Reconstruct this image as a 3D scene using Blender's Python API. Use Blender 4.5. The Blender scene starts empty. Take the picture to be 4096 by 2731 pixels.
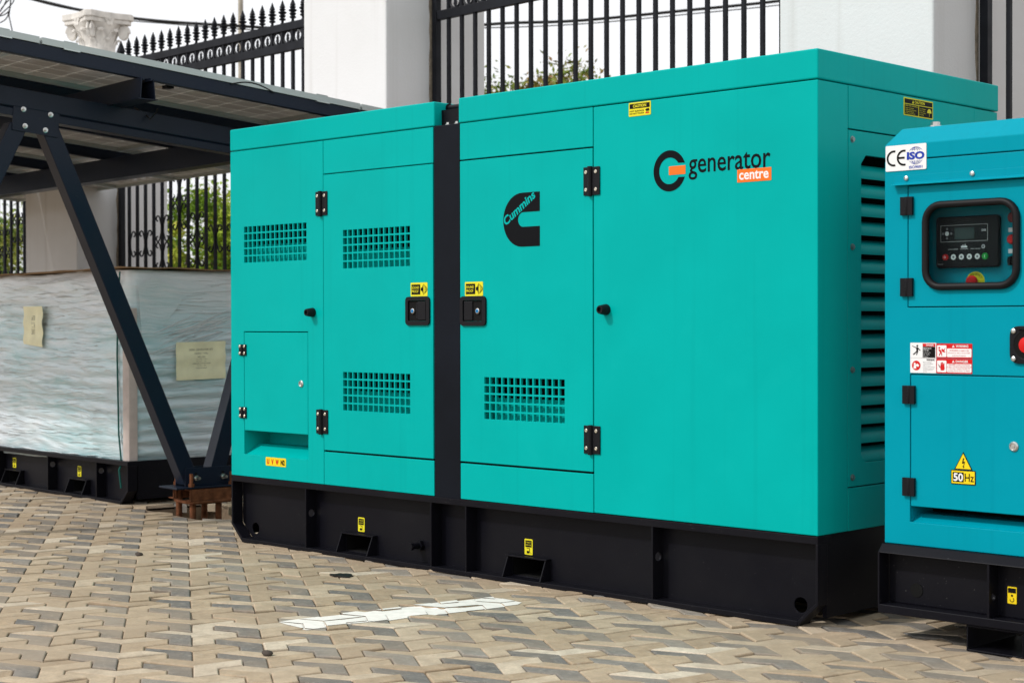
import bpy, bmesh, math, random
from mathutils import Vector, Matrix, noise
from mathutils.geometry import tessellate_polygon
random.seed(7)
rad = math.radians
SC = bpy.context.scene
COL = SC.collection

# ------------------------------------------------------------------ camera
CAM = Vector((3.2854, -4.9091, 1.0852)); YAW, PITCH, ROLL = 0.7735, -0.0112, -0.0021
cd = bpy.data.cameras.new('camera'); cam = bpy.data.objects.new('camera', cd); COL.objects.link(cam)
fw = Vector((-math.sin(YAW)*math.cos(PITCH), math.cos(YAW)*math.cos(PITCH), math.sin(PITCH)))
r0 = Vector((math.cos(YAW), math.sin(YAW), 0)); u0_ = r0.cross(fw)
rt_ = r0*math.cos(ROLL) + u0_*math.sin(ROLL); up_ = -r0*math.sin(ROLL) + u0_*math.cos(ROLL)
m = Matrix((rt_, up_, -fw)).transposed().to_4x4(); m.translation = CAM
cam.matrix_world = m
cd.sensor_width = 36; cd.lens = 57.86; cd.clip_start = 0.05; cd.clip_end = 2000
cd.dof.use_dof = True; cd.dof.focus_distance = 6.7; cd.dof.aperture_fstop = 5.6
SC.camera = cam

# ------------------------------------------------------------------ sky, sun, exposure
SUN_DIR = Vector((-0.30, -0.66, 0.72)).normalized()      # towards the sun
elev = math.asin(SUN_DIR.z); azim = math.atan2(SUN_DIR.x, SUN_DIR.y)
w = bpy.data.worlds.new('World'); SC.world = w; w.use_nodes = True
nt = w.node_tree; nt.nodes.clear()
sky = nt.nodes.new('ShaderNodeTexSky'); sky.sky_type = 'NISHITA'; sky.sun_disc = False
sky.sun_elevation = elev; sky.sun_rotation = azim; sky.dust_density = 4.0; sky.air_density = 1.0; sky.ozone_density = 0.6
hs = nt.nodes.new('ShaderNodeHueSaturation'); hs.inputs['Saturation'].default_value = 0.22
mx = nt.nodes.new('ShaderNodeMixRGB'); mx.inputs[0].default_value = 0.70; mx.inputs[2].default_value = (11.6, 11.7, 12.0, 1)
bg = nt.nodes.new('ShaderNodeBackground'); bg.inputs['Strength'].default_value = 0.112
out = nt.nodes.new('ShaderNodeOutputWorld')
nt.links.new(sky.outputs[0], hs.inputs['Color']); nt.links.new(hs.outputs[0], mx.inputs[1])
nt.links.new(mx.outputs[0], bg.inputs[0]); nt.links.new(bg.outputs[0], out.inputs[0])
sl = bpy.data.lights.new('sun', 'SUN'); sl.energy = 2.2; sl.angle = rad(3.0); sl.color = (1.0, 0.97, 0.93)
so = bpy.data.objects.new('sun', sl); COL.objects.link(so); so.rotation_euler = SUN_DIR.to_track_quat('Z', 'Y').to_euler()
so.location = (-6, -14, 16)
SC.view_settings.view_transform = 'Standard'; SC.view_settings.look = 'None'
SC.view_settings.exposure = 0.0; SC.view_settings.gamma = 1.0

# ------------------------------------------------------------------ mesh helpers
_txt = {}
def text_data(s, shear=0.0, bold=0.0):
    k = (s, shear, bold)
    if k not in _txt:
        c = bpy.data.curves.new('t', 'FONT'); c.body = s; c.shear = shear; c.offset = bold; c.resolution_u = 3
        o = bpy.data.objects.new('t', c); me = o.to_mesh()
        vs = [(v.co.x, v.co.y) for v in me.vertices]; fs = [tuple(p.vertices) for p in me.polygons]
        o.to_mesh_clear(); bpy.data.objects.remove(o); bpy.data.curves.remove(c)
        x0 = min(v[0] for v in vs); x1 = max(v[0] for v in vs); y0 = min(v[1] for v in vs); y1 = max(v[1] for v in vs)
        _txt[k] = ([((x-x0)/(x1-x0), (y-y0)/(y1-y0)) for x, y in vs], fs)
    return _txt[k]

class MB:
    def __init__(s): s.v = []; s.f = []
    def add(s, vs, fs):
        b = len(s.v); s.v += [Vector(p) for p in vs]; s.f += [tuple(b+i for i in f) for f in fs]; return s
    def box(s, x0, x1, y0, y1, z0, z1):
        return s.add([(x0,y0,z0),(x1,y0,z0),(x1,y1,z0),(x0,y1,z0),(x0,y0,z1),(x1,y0,z1),(x1,y1,z1),(x0,y1,z1)],
                     [(3,2,1,0),(4,5,6,7),(0,1,5,4),(1,2,6,5),(2,3,7,6),(3,0,4,7)])
    def prism(s, poly, a, b, axis='y', holes=()):
        """poly: (x,z) for axis y, (y,z) for axis x, (x,y) for axis z"""
        def P(p, t): return {'y': (p[0], t, p[1]), 'x': (t, p[0], p[1]), 'z': (p[0], p[1], t)}[axis]
        loops = [list(poly)] + [list(h) for h in holes]
        if holes:
            tri = tessellate_polygon([[Vector((p[0], p[1], 0)) for p in l] for l in loops])
        else: tri = [tuple(range(len(poly)))]
        allp = [p for l in loops for p in l]; n = len(allp)
        fs = [tuple(t) for t in tri] + [tuple(i+n for i in reversed(t)) for t in tri]
        k = 0
        for l in loops:
            for i in range(len(l)):
                j = (i+1) % len(l); fs.append((k+j, k+i, n+k+i, n+k+j))
            k += len(l)
        return s.add([P(p, a) for p in allp] + [P(p, b) for p in allp], fs)
    def flat(s, poly, t, axis='y'):
        def P(p): return {'y': (p[0], t, p[1]), 'x': (t, p[0], p[1]), 'z': (p[0], p[1], t)}[axis]
        return s.add([P(p) for p in poly], [tuple(range(len(poly)))])
    def cyl(s, p0, p1, r, r2=None, seg=12):
        return s.tube([p0, p1], r, seg, r2)
    def tube(s, path, r, seg=6, r2=None, caps=True, closed=False):
        path = [Vector(p) for p in path]; n = len(path); vs = []; fs = []
        t0 = (path[1]-path[0]).normalized(); ref = Vector((0,0,1)) if abs(t0.z) < .9 else Vector((1,0,0))
        a = t0.cross(ref).normalized()
        for i, p in enumerate(path):
            if closed: t = path[(i+1) % n]-path[i-1]
            else: t = path[min(i+1, n-1)]-path[max(i-1, 0)]
            t.normalize(); a = (a - t*a.dot(t)).normalized(); b = t.cross(a)
            rr = r if r2 is None else r+(r2-r)*i/(n-1)
            for k in range(seg):
                q = 2*math.pi*k/seg; vs.append(p+a*math.cos(q)*rr+b*math.sin(q)*rr)
        for i in range(n if closed else n-1):
            j = (i+1) % n
            for k in range(seg):
                l = (k+1) % seg; fs.append((i*seg+k, i*seg+l, j*seg+l, j*seg+k))
        if caps and not closed: fs += [tuple(reversed(range(seg))), tuple(range((n-1)*seg, n*seg))]
        return s.add(vs, fs)
    def lathe(s, prof, c=(0,0,0), seg=16, axis='z'):
        vs = []; fs = []; c = Vector(c)
        for r, z in prof:
            for k in range(seg):
                q = 2*math.pi*k/seg; x, y = r*math.cos(q), r*math.sin(q)
                vs.append(c+Vector({'z': (x, y, z), 'y': (x, z, y), 'x': (z, x, y)}[axis]))
        for i in range(len(prof)-1):
            for k in range(seg):
                l = (k+1) % seg; fs.append((i*seg+k, i*seg+l, (i+1)*seg+l, (i+1)*seg+k))
        fs += [tuple(reversed(range(seg))), tuple(range((len(prof)-1)*seg, len(prof)*seg))]
        return s.add(vs, fs)
    def grid_plate(s, x0, x1, z0, z1, holes, y0, y1):
        """a sheet with rectangular holes (hx0,hx1,hz0,hz1)"""
        xs = sorted({x0, x1, *[h[0] for h in holes], *[h[1] for h in holes]}); zs = sorted({z0, z1, *[h[2] for h in holes], *[h[3] for h in holes]})
        def solid(i, j):
            if not (0 <= i < len(xs)-1 and 0 <= j < len(zs)-1): return False
            cx, cz = (xs[i]+xs[i+1])/2, (zs[j]+zs[j+1])/2
            return not any(h[0] < cx < h[1] and h[2] < cz < h[3] for h in holes)
        nz = len(zs); vs = [(x, y, z) for y in (y0, y1) for x in xs for z in zs]; N = len(xs)*nz; fs = []
        I = lambda i, j, k: k*N+i*nz+j
        for i in range(len(xs)-1):
            for j in range(nz-1):
                if not solid(i, j): continue
                fs.append((I(i,j,0), I(i+1,j,0), I(i+1,j+1,0), I(i,j+1,0))); fs.append((I(i,j+1,1), I(i+1,j+1,1), I(i+1,j,1), I(i,j,1)))
                if not solid(i-1, j): fs.append((I(i,j,0), I(i,j+1,0), I(i,j+1,1), I(i,j,1)))
                if not solid(i+1, j): fs.append((I(i+1,j+1,0), I(i+1,j,0), I(i+1,j,1), I(i+1,j+1,1)))
                if not solid(i, j-1): fs.append((I(i+1,j,0), I(i,j,0), I(i,j,1), I(i+1,j,1)))
                if not solid(i, j+1): fs.append((I(i,j+1,0), I(i+1,j+1,0), I(i+1,j+1,1), I(i,j+1,1)))
        return s.add(vs, fs)
    def text(s, body, x0, x1, z0, z1, y, shear=0.0, bold=0.0, rot=0.0, piv=None):
        vs, fs = text_data(body, shear, bold); ca, sa = math.cos(rot), math.sin(rot); o = []
        for a, b in vs:
            x = x0+a*(x1-x0); z = z0+b*(z1-z0)
            if rot: dx, dz = x-piv[0], z-piv[1]; x, z = piv[0]+dx*ca-dz*sa, piv[1]+dx*sa+dz*ca
            o.append((x, y, z))
        return s.add(o, fs)
    def map(s, fn, start=0):
        for i in range(start, len(s.v)): s.v[i] = Vector(fn(s.v[i]))
        return s
    def xf(s, M, start=0):
        for i in range(start, len(s.v)): s.v[i] = M @ s.v[i]
        return s
    def mesh(s, name, mat, smooth=False, fix=False):
        me = bpy.data.meshes.new(name); me.from_pydata([tuple(v) for v in s.v], [], s.f)
        if fix:
            bm = bmesh.new(); bm.from_mesh(me); bmesh.ops.remove_doubles(bm, verts=bm.verts, dist=1e-5)
            bmesh.ops.delete(bm, geom=[v for v in bm.verts if not v.link_faces], context='VERTS')
            bmesh.ops.recalc_face_normals(bm, faces=bm.faces); bm.to_mesh(me); bm.free()
        if mat: me.materials.append(mat)
        if smooth:
            for p in me.polygons: p.use_smooth = True
            me.set_sharp_from_angle(angle=rad(smooth if smooth is not True else 40))
        return me

OFF = {}
def link(name, me, parent=None, loc=None):
    o = bpy.data.objects.new(name, me); COL.objects.link(o)
    if parent is not None: o.parent = parent
    if loc is not None: o.location = loc
    return o
def build(mb, name, mat, parent=None, bevel=0.0, smooth=False, fix=True, seg=2, label=None):
    off = OFF.get(parent.name) if parent is not None else None
    if off is not None:
        for i in range(len(mb.v)): mb.v[i] = mb.v[i]-off
    o = link(name, mb.mesh(name, mat, smooth, fix), parent)
    if off is not None: OFF[o.name] = off
    if bevel:
        md = o.modifiers.new('bevel', 'BEVEL'); md.width = bevel; md.segments = seg; md.limit_method = 'ANGLE'; md.angle_limit = rad(35)
        md.use_clamp_overlap = True
    if label: o['label'] = label
    return o
def thing(name, label, cat, loc=(0,0,0), rz=0.0, group=None, world=False):
    e = bpy.data.objects.new(name, None); COL.objects.link(e); e.location = loc; e.rotation_euler = (0,0,rz); e.empty_display_size = .2
    e['label'] = label; e['category'] = cat
    if group: e['group'] = group
    if world: OFF[e.name] = Vector(loc)
    return e
def tag(o, label, cat, group=None):
    o['label'] = label; o['category'] = cat
    if group: o['group'] = group
    return o
def put(me, name, parent, p):
    """a copy of a shared mesh placed at p, given in the frame its parent was measured in"""
    off = OFF.get(parent.name, Vector((0,0,0)))
    return link(name, me, parent, Vector(p)-off)

# ------------------------------------------------------------------ materials
def nodes(name):
    mt = bpy.data.materials.new(name); mt.use_nodes = True; t = mt.node_tree
    return mt, t, t.nodes['Principled BSDF']
def N(t, kind, **kw):
    n = t.nodes.new(kind)
    for k, v in kw.items():
        if k in n.inputs: n.inputs[k].default_value = v
        else: setattr(n, k, v)
    return n
def coords(t, scale=(1,1,1), kind='Object'):
    tc = N(t, 'ShaderNodeTexCoord'); mp = N(t, 'ShaderNodeMapping'); mp.inputs['Scale'].default_value = scale
    t.links.new(tc.outputs[kind], mp.inputs['Vector']); return mp.outputs[0]
def wcoords(t, scale=(1,1,1)):
    tc = N(t, 'ShaderNodeNewGeometry'); mp = N(t, 'ShaderNodeMapping'); mp.inputs['Scale'].default_value = scale
    t.links.new(tc.outputs['Position'], mp.inputs['Vector']); return mp.outputs[0]
def noise_n(t, vec, scale, detail=3, rough=.55):
    n = N(t, 'ShaderNodeTexNoise'); n.inputs['Scale'].default_value = scale; n.inputs['Detail'].default_value = detail; n.inputs['Roughness'].default_value = rough
    t.links.new(vec, n.inputs['Vector']); return n.outputs['Fac']
def ramp(t, fac, stops):
    r = N(t, 'ShaderNodeValToRGB'); e = r.color_ramp.elements
    while len(e) < len(stops): e.new(.5)
    for i, (p, c) in enumerate(stops):
        e[i].position = p; e[i].color = (c, c, c, 1) if isinstance(c, (int, float)) else (*c, 1)
    t.links.new(fac, r.inputs[0]); return r.outputs[0]
def mix(t, fac, a, b, mode='MIX'):
    x = N(t, 'ShaderNodeMixRGB', blend_type=mode)
    for i, q in ((0, fac), (1, a), (2, b)):
        if hasattr(q, 'is_linked') or hasattr(q, 'links'): t.links.new(q, x.inputs[i])
        else: x.inputs[i].default_value = q if i == 0 else (*q, 1)
    return x.outputs[0]
def bump(t, b, h, strength, dist=.002):
    n = N(t, 'ShaderNodeBump'); n.inputs['Strength'].default_value = strength; n.inputs['Distance'].default_value = dist
    t.links.new(h, n.inputs['Height']); t.links.new(n.outputs[0], b.inputs['Normal']); return n
def simple(name, col, rough=.5, metal=0.0, var=0.0, vscale=6.0, bmp=0.0, bscale=250.0, spec=.25, stretch=(1,1,1)):
    mt, t, b = nodes(name); b.inputs['Roughness'].default_value = rough; b.inputs['Metallic'].default_value = metal
    b.inputs['Specular IOR Level'].default_value = spec; b.inputs['Base Color'].default_value = (*col, 1)
    v = coords(t, stretch)
    if var:
        f = noise_n(t, v, vscale, 4); k = ramp(t, f, [(.3, 1-var), (.7, 1+var*.35)])
        t.links.new(mix(t, 1.0, col, k, 'MULTIPLY'), b.inputs['Base Color'])
        t.links.new(ramp(t, f, [(.3, min(1, rough*1.15)), (.75, rough*.85)]), b.inputs['Roughness'])
    if bmp: bump(t, b, noise_n(t, v, bscale, 2), bmp, .001)
    return mt
def paint(name, col, rough=.34):
    """powder-coated sheet: orange peel, faint run marks and handling smudges"""
    mt, t, b = nodes(name); v = coords(t)
    smudge = noise_n(t, v, 2.2, 4); run = noise_n(t, coords(t, (38, 38, .5)), 1.0, 2); dirt = noise_n(t, v, 60, 2)
    c = mix(t, ramp(t, smudge, [(.38, 0.0), (.72, .55)]), col, tuple(x*.86 for x in col))
    c = mix(t, ramp(t, noise_n(t, v, 6.5, 5, .65), [(.55, 0.0), (.75, .22)]), c, tuple(x*1.08+.004 for x in col))
    c = mix(t, ramp(t, run, [(.58, 0.0), (.72, .22)]), c, tuple(x*.78 for x in col))
    c = mix(t, ramp(t, dirt, [(.74, 0.0), (.80, .10)]), c, (.20, .20, .18))
    t.links.new(c, b.inputs['Base Color'])
    t.links.new(ramp(t, smudge, [(.3, rough*1.12), (.8, rough*.85)]), b.inputs['Roughness'])
    b.inputs['Specular IOR Level'].default_value = .045
    n1 = N(t, 'ShaderNodeBump'); n1.inputs['Strength'].default_value = .22; n1.inputs['Distance'].default_value = .02; t.links.new(noise_n(t, v, 2.4, 2), n1.inputs['Height'])
    n2 = bump(t, b, noise_n(t, v, 420, 2), .16, .0006); t.links.new(n1.outputs[0], n2.inputs['Normal'])
    return mt
def black_steel(name, col, rough=.42, spec=.11):
    """dusty, lightly scratched black enamel"""
    mt, t, b = nodes(name); v = coords(t)
    specks = noise_n(t, v, 150, 2); dust = noise_n(t, v, 3.0, 5); scr = noise_n(t, v, 34, 5, .75)
    c = mix(t, ramp(t, dust, [(.4, 0.0), (.8, .22)]), col, (.022, .021, .021))
    c = mix(t, ramp(t, specks, [(.72, 0.0), (.77, .50)]), c, (.17, .165, .16))
    c = mix(t, ramp(t, scr, [(.70, 0.0), (.74, .40)]), c, (.26, .26, .26))
    t.links.new(c, b.inputs['Base Color'])
    t.links.new(ramp(t, dust, [(.3, rough*.85), (.8, rough*1.3)]), b.inputs['Roughness']); b.inputs['Specular IOR Level'].default_value = spec
    bump(t, b, noise_n(t, v, 300, 2), .12, .0006); return mt

TEAL = paint('teal_paint', (.000, .395, .368))
TEAL2 = paint('cyan_paint', (.000, .280, .370), .30)
BASE_BLACK = black_steel('base_black', (.005, .005, .008), .36, .11)
STRIP = simple('strip_black', (.005, .007, .012), .4, var=.3, vscale=4, bmp=.1, spec=.10)
NAVY = black_steel('navy_steel', (.008, .014, .029), .34, .22)
FENCE = simple('fence_black', (.009, .010, .014), .5, var=.3, vscale=9, spec=.15)
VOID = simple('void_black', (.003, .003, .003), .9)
RUBBER = simple('rubber', (.006, .006, .007), .5, bmp=.1, spec=.2)
PLASTIC = simple('black_plastic', (.006, .006, .008), .42, bmp=.1, bscale=600, spec=.18)
STEEL = simple('zinc_steel', (.62, .62, .60), .32, metal=1.0)
GOLDZINC = simple('screw_zinc', (.66, .62, .52), .35, metal=1.0)
RUST = simple('rust', (.17, .060, .024), .85, var=.55, vscale=30, bmp=.6, bscale=90)
YELLOW = simple('sticker_yellow', (.78, .70, .02), .45, var=.1, vscale=14)
YELLOW2 = simple('label_amber', (.85, .62, .01), .4)
PRINT = simple('print_black', (.006, .006, .006), .5, spec=.1)
DECAL = simple('decal_black', (.004, .0045, .006), .3, bmp=.25, bscale=420, spec=.08)
ORANGE = simple('decal_orange', (1.0, .165, .012), .42)
WHITE = simple('print_white', (.80, .80, .80), .45)
RED = simple('print_red', (.60, .008, .008), .42)
BLUE = simple('print_blue', (.010, .040, .36), .4)
GREEN = simple('button_green', (.01, .36, .05), .35)
LOCKBLUE = simple('lock_blue', (.02, .22, .50), .3)
TEALPRINT = simple('print_teal', (.000, .395, .368), .4, spec=.05)
GREY_LCD = simple('lcd', (.035, .060, .058), .25)
CARD = simple('cardboard', (.30, .19, .10), .9, var=.3, vscale=8, bmp=.3, bscale=60)
EDGEBOARD = simple('edge_board', (.56, .48, .44), .5, var=.15, vscale=12)
PAPER = simple('yellow_paper', (.92, .89, .60), .55, var=.12, vscale=9)
CABLE = simple('cable', (.012, .012, .012), .6)
ALU = simple('aluminium', (.55, .60, .58), .35, metal=.9)
STRAPGREEN = simple('strap_green', (.004, .085, .070), .35)

# ================================================================== SETTING
# ---- ground: sand and soil out to the horizon
def ground_mat():
    mt, t, b = nodes('sandy_soil'); v = wcoords(t)
    f = noise_n(t, v, 1.3, 6); g = noise_n(t, v, 40, 3)
    c = mix(t, ramp(t, f, [(.3, 0.0), (.7, 1.0)]), (.19, .13, .085), (.27, .20, .13))
    c = mix(t, ramp(t, g, [(.4, 0.0), (.7, .5)]), c, (.12, .085, .055))
    t.links.new(c, b.inputs['Base Color']); b.inputs['Roughness'].default_value = .95
    bump(t, b, g, .5, .01); return mt
SOIL = ground_mat()
g = MB()
# sheet with a shallow pit where the carport foot stands
PIT = [(-5.06, .50), (-4.30, .42), (-4.24, .86), (-5.00, .95)]
R_ = 400
outer = [(-R_, -R_), (R_, -R_), (R_, R_), (-R_, R_)]
tri = tessellate_polygon([[Vector((*p, 0)) for p in outer], [Vector((*p, 0)) for p in PIT]])
g.add([(*p, -.022) for p in outer+PIT], [tuple(t) for t in tri])
g.add([(*p, -.022) for p in PIT]+[(*p, -.16) for p in PIT], [(0,1,5,4),(1,2,6,5),(2,3,7,6),(3,0,4,7),(4,5,6,7)])
o = build(g, 'ground', SOIL); o['kind'] = 'structure'

# ---- interlocking pavers: three-armed groups of L-shaped blocks
def paver_mat():
    mt, t, b = nodes('paver_concrete')
    ta = N(t, 'ShaderNodeAttribute'); ta.attribute_type = 'OBJECT'; ta.attribute_name = 'tint'
    tb = N(t, 'ShaderNodeAttribute'); tb.attribute_type = 'GEOMETRY'; tb.attribute_name = 'tint'
    s = N(t, 'ShaderNodeMath', operation='ADD'); t.links.new(ta.outputs['Fac'], s.inputs[0]); t.links.new(tb.outputs['Fac'], s.inputs[1])
    # 0-1: grey blocks, 1-2: buff blocks
    fr = N(t, 'ShaderNodeMath', operation='FRACT'); t.links.new(s.outputs[0], fr.inputs[0])
    big = N(t, 'ShaderNodeMath', operation='GREATER_THAN'); big.inputs[1].default_value = 1.0; t.links.new(s.outputs[0], big.inputs[0])
    grey = ramp(t, fr.outputs[0], [(0, (.112, .110, .104)), (.5, (.160, .154, .143)), (1, (.235, .218, .188))])
    buff = ramp(t, fr.outputs[0], [(0, (.31, .23, .150)), (.45, (.405, .315, .213)), (.8, (.47, .385, .28)), (1, (.60, .53, .42))])
    c = mix(t, big.outputs[0], grey, buff)
    v = wcoords(t)
    fine = noise_n(t, v, 95, 4, .65); med = noise_n(t, v, 17, 4); dust = noise_n(t, v, 1.5, 5, .6); wear = noise_n(t, wcoords(t, (1, 1.6, 1)), 31, 5, .7)
    c = mix(t, 1.0, c, ramp(t, fine, [(.25, .90), (.75, 1.30)]), 'MULTIPLY')
    c = mix(t, 1.0, c, ramp(t, med, [(.28, .74), (.72, 1.12)]), 'MULTIPLY')
    c = mix(t, ramp(t, wear, [(.52, 0.0), (.70, .42)]), c, (.40, .36, .30))
    c = mix(t, ramp(t, dust, [(.40, .05), (.68, .72)]), c, (.34, .265, .185))
    sp = noise_n(t, v, 210, 2); c = mix(t, ramp(t, sp, [(.70, 0.0), (.76, .6)]), c, (.10, .08, .06))
    t.links.new(c, b.inputs['Base Color']); b.inputs['Roughness'].default_value = .88
    b.inputs['Specular IOR Level'].default_value = .25
    h = mix(t, .5, fine, med); bump(t, b, h, .45, .004)
    return mt
PAVER = paver_mat()
O0 = Vector((-1.298, -1.742)); A3 = Vector((.2112, -.1441)); B3 = Vector((-.2718, -.1004))
d0, d1, d2 = A3/3, B3/3, -(A3+B3)/3
KINDS = [(d0, d1), (d2, d0), (d1, d2)]                    # grey, buff, buff (behind)
def offset(poly, d):
    n = len(poly); res = []
    ar = sum(poly[i].x*poly[(i+1) % n].y-poly[(i+1) % n].x*poly[i].y for i in range(n)); sg = 1 if ar > 0 else -1
    for i in range(n):
        a, b, c = poly[i-1], poly[i], poly[(i+1) % n]
        e1 = (b-a).normalized(); e2 = (c-b).normalized()
        n1 = Vector((-e1.y, e1.x))*sg; n2 = Vector((-e2.y, e2.x))*sg
        k = d/(1+n1.dot(n2)); res.append(b+(n1+n2)*k)
    return res
def paver_shape(a, b):
    P = [a*0, a*2, a*2+b, a+b, a+b*2, b*2]
    ctr = sum(P, Vector((0,0)))/6
    P = [p-ctr for p in P]; rings = [(offset(P, .0016), -.045), (offset(P, .0016), -.0042), (offset(P, .0034), -.0011), (offset(P, .0060), 0.0)]
    vs = [Vector((p.x, p.y, z)) for r, z in rings for p in r]; fs = []
    flip = (a.x*b.y-a.y*b.x) < 0
    for k in range(3):
        for i in range(6):
            j = (i+1) % 6; q = (k*6+i, k*6+j, (k+1)*6+j, (k+1)*6+i); fs.append(tuple(reversed(q)) if flip else q)
    top = tuple(range(18, 24)); fs.append(tuple(reversed(top)) if flip else top)
    return P, ctr, vs, fs
SHAPES = [paver_shape(*k) for k in KINDS]
PMESH = []
for P, c, vs, fs in SHAPES:
    mb = MB(); mb.add(vs, fs); PMESH.append(mb.mesh('paver', PAVER))
bed = MB(); BX = (-13.2, 3.2, -4.2, 2.2)
outer = [(BX[0], BX[2]), (BX[1], BX[2]), (BX[1], BX[3]), (BX[0], BX[3])]
tri = tessellate_polygon([[Vector((*p, 0)) for p in outer], [Vector((*p, 0)) for p in PIT]])
bed.add([(*p, -.0085) for p in outer+PIT], [tuple(t) for t in tri])
paving = build(bed, 'paving', simple('joint_sand', (.22, .165, .115), .95, var=.5, vscale=9, bmp=.6, bscale=150)); paving['kind'] = 'structure'; paving['label'] = 'yard paving of interlocking grey and buff concrete blocks'
def cam_px(p):
    d = Vector(p)-CAM; z = d.dot(fw)
    if z < .3: return None
    return (512+1645.7*d.dot(rt_)/z, 341-1645.7*d.dot(up_)/z, z)
def inpoly(x, y, poly):
    r = False; n = len(poly)
    for i in range(n):
        (x1, y1), (x2, y2) = poly[i], poly[(i+1) % n]
        if (y1 > y) != (y2 > y) and x < (x2-x1)*(y-y1)/(y2-y1)+x1: r = not r
    return r
tiles = []
rp = random.Random(11)
for i in range(-60, 61):
    for j in range(-60, 61):
        c = O0+A3*i+B3*j
        for k in range(3):
            q = c+SHAPES[k][1]
            if not (BX[0]+.2 < q.x < BX[1]-.2 and BX[2]+.2 < q.y < BX[3]-.2): continue
            if any(inpoly(q.x+dx, q.y+dy, PIT) for dx, dy in ((0,0), (.06,0), (-.06,0), (0,.06), (0,-.06))): continue
            tl = noise.noise(Vector((q.x*2.3, q.y*2.3, 3.1)))
            z = noise.noise(Vector((q.x*1.1, q.y*1.1, 0)))*.005+rp.uniform(-.0042, .0026)
            tx, ty = rp.gauss(0, .017)+tl*.008, rp.gauss(0, .017)
            r = rp.random()
            if k == 0: tint = .08+.84*r*r if rp.random() > .07 else 1.2+.4*r
            else: tint = 1.04+.60*r if rp.random() > (.13 if k == 1 else .30) else 1.66+.32*r
            px = cam_px((q.x, q.y, 0)); hid = True; area = 0
            if px and -60 < px[0] < 1084 and -60 < px[1] < 740:
                # behind the big generator's base the blocks do not show
                hid = -3.45 < q.x < -.02 and .0 < q.y < 1.3
                if -20 < px[0] < 1044 and px[1] < 700 and not hid: area = 1/px[2]**3
                if not hid and q.y > .15 and q.x > -4.3: area = 0
            tiles.append([area, hid, k, q, z, tx, ty, tint])
tiles.sort(key=lambda a: -a[0])
field = MB(); ftint = []
for n_, (area, hid, k, q, z, tx, ty, tint) in enumerate(tiles):
    if n_ < 300:
        o = link('paver', PMESH[k], paving, (q.x, q.y, z)); o.rotation_euler = (ty, -tx, rp.gauss(0, .004)); o['tint'] = tint
    else:
        P, c, vs, fs = SHAPES[k]
        field.add([(v.x+q.x, v.y+q.y, v.z+z+v.x*tx+v.y*ty) for v in vs], fs); ftint += [tint]*len(vs)
fo = link('paver_field', field.mesh('paver_field', PAVER), paving); fo['kind'] = 'stuff'
at = fo.data.attributes.new('tint', 'FLOAT', 'POINT'); at.data.foreach_set('value', ftint)

# ---- white painted bay line, lying on the block tops so that the joints show through it
def clip(poly, cl):
    for i in range(len(cl)):
        a, b = cl[i], cl[(i+1) % len(cl)]; e = b-a; nrm = Vector((-e.y, e.x)); res = []
        for j in range(len(poly)):
            p, q = poly[j], poly[(j+1) % len(poly)]; dp, dq = (p-a).dot(nrm), (q-a).dot(nrm)
            if dp >= 0: res.append(p)
            if (dp >= 0) != (dq >= 0): res.append(p+(q-p)*(dp/(dp-dq)))
        poly = res
        if len(poly) < 3: return []
    return poly
LINE = [Vector((-1.501, -1.229)), Vector((-1.310, -1.252)), Vector((-1.128, -.360)), Vector((-1.150, -.315)), Vector((-1.325, -.296))]
pm = MB()
for area, hid, k, q, z, tx, ty, tint in tiles:
    if not (-1.8 < q.x < -.8 and -1.5 < q.y < 0): continue
    P = offset(SHAPES[k][0], .0030); a, b = KINDS[k]; ctr = SHAPES[k][1]
    # the L is cut into two convex halves before clipping
    P2 = [P[0], P[1], P[2], P[3]], [P[0], P[3], P[4], P[5]]
    for half in P2:
        h = [p+q for p in half]
        ar = sum(h[i].x*h[(i+1) % 4].y-h[(i+1) % 4].x*h[i].y for i in range(4))
        if ar < 0: h.reverse()
        c = clip(h, LINE)
        if len(c) < 3: continue
        pm.add([(p.x, p.y, z+.0016+(p.x-q.x)*tx+(p.y-q.y)*ty) for p in c], [tuple(range(len(c)))])
in2 = offset(LINE, .006)
tb = [t for t in tiles if -1.8 < t[3].x < -.8 and -1.5 < t[3].y < 0]
gx0, gy0, st_ = -1.52, -1.27, .02
for i in range(24):
    for j in range(52):
        x, y = gx0+i*st_, gy0+j*st_
        sq = clip([Vector((x, y)), Vector((x+st_, y)), Vector((x+st_, y+st_)), Vector((x, y+st_))], in2)
        if len(sq) >= 3:
            def hz(p):
                t = min(tb, key=lambda t: (t[3]-p).length); return t[4]+(p.x-t[3].x)*t[5]+(p.y-t[3].y)*t[6]-.0017
            pm.add([(p.x, p.y, hz(p)) for p in sq], [tuple(range(len(sq)))])
PAINT = simple('road_paint', (.80, .76, .70), .7, var=.14, vscale=22, bmp=.3, bscale=120)
o = build(pm, 'painted_line', PAINT, fix=False); o['kind'] = 'structure'; o['label'] = 'short white painted bay line on the paving in front of the large generator'

# ================================================================== LARGE TEAL GENERATOR
GEN = thing('diesel_generator', 'large teal sound-proof generator with a black vertical strip and a generator centre logo', 'generator', (-1.74, .65, 0), world=True)
def grille(x0, x1, z0, z1, nc, nr=5, g=.0078):
    cw = (x1-x0-(nc-1)*g)/nc; ch = (z1-z0-(nr-1)*g)/nr
    return [(x0+i*(cw+g), x0+i*(cw+g)+cw, z0+j*(ch+g), z0+j*(ch+g)+ch) for i in range(nc) for j in range(nr)]
GA, GB, GC, GD = (-3.362, -2.871, 1.386, 1.563), (-2.600, -2.139, 1.339, 1.516), (-2.602, -2.140, .683, .860), (-1.672, -1.211, .679, .856)
ST = .012
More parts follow.
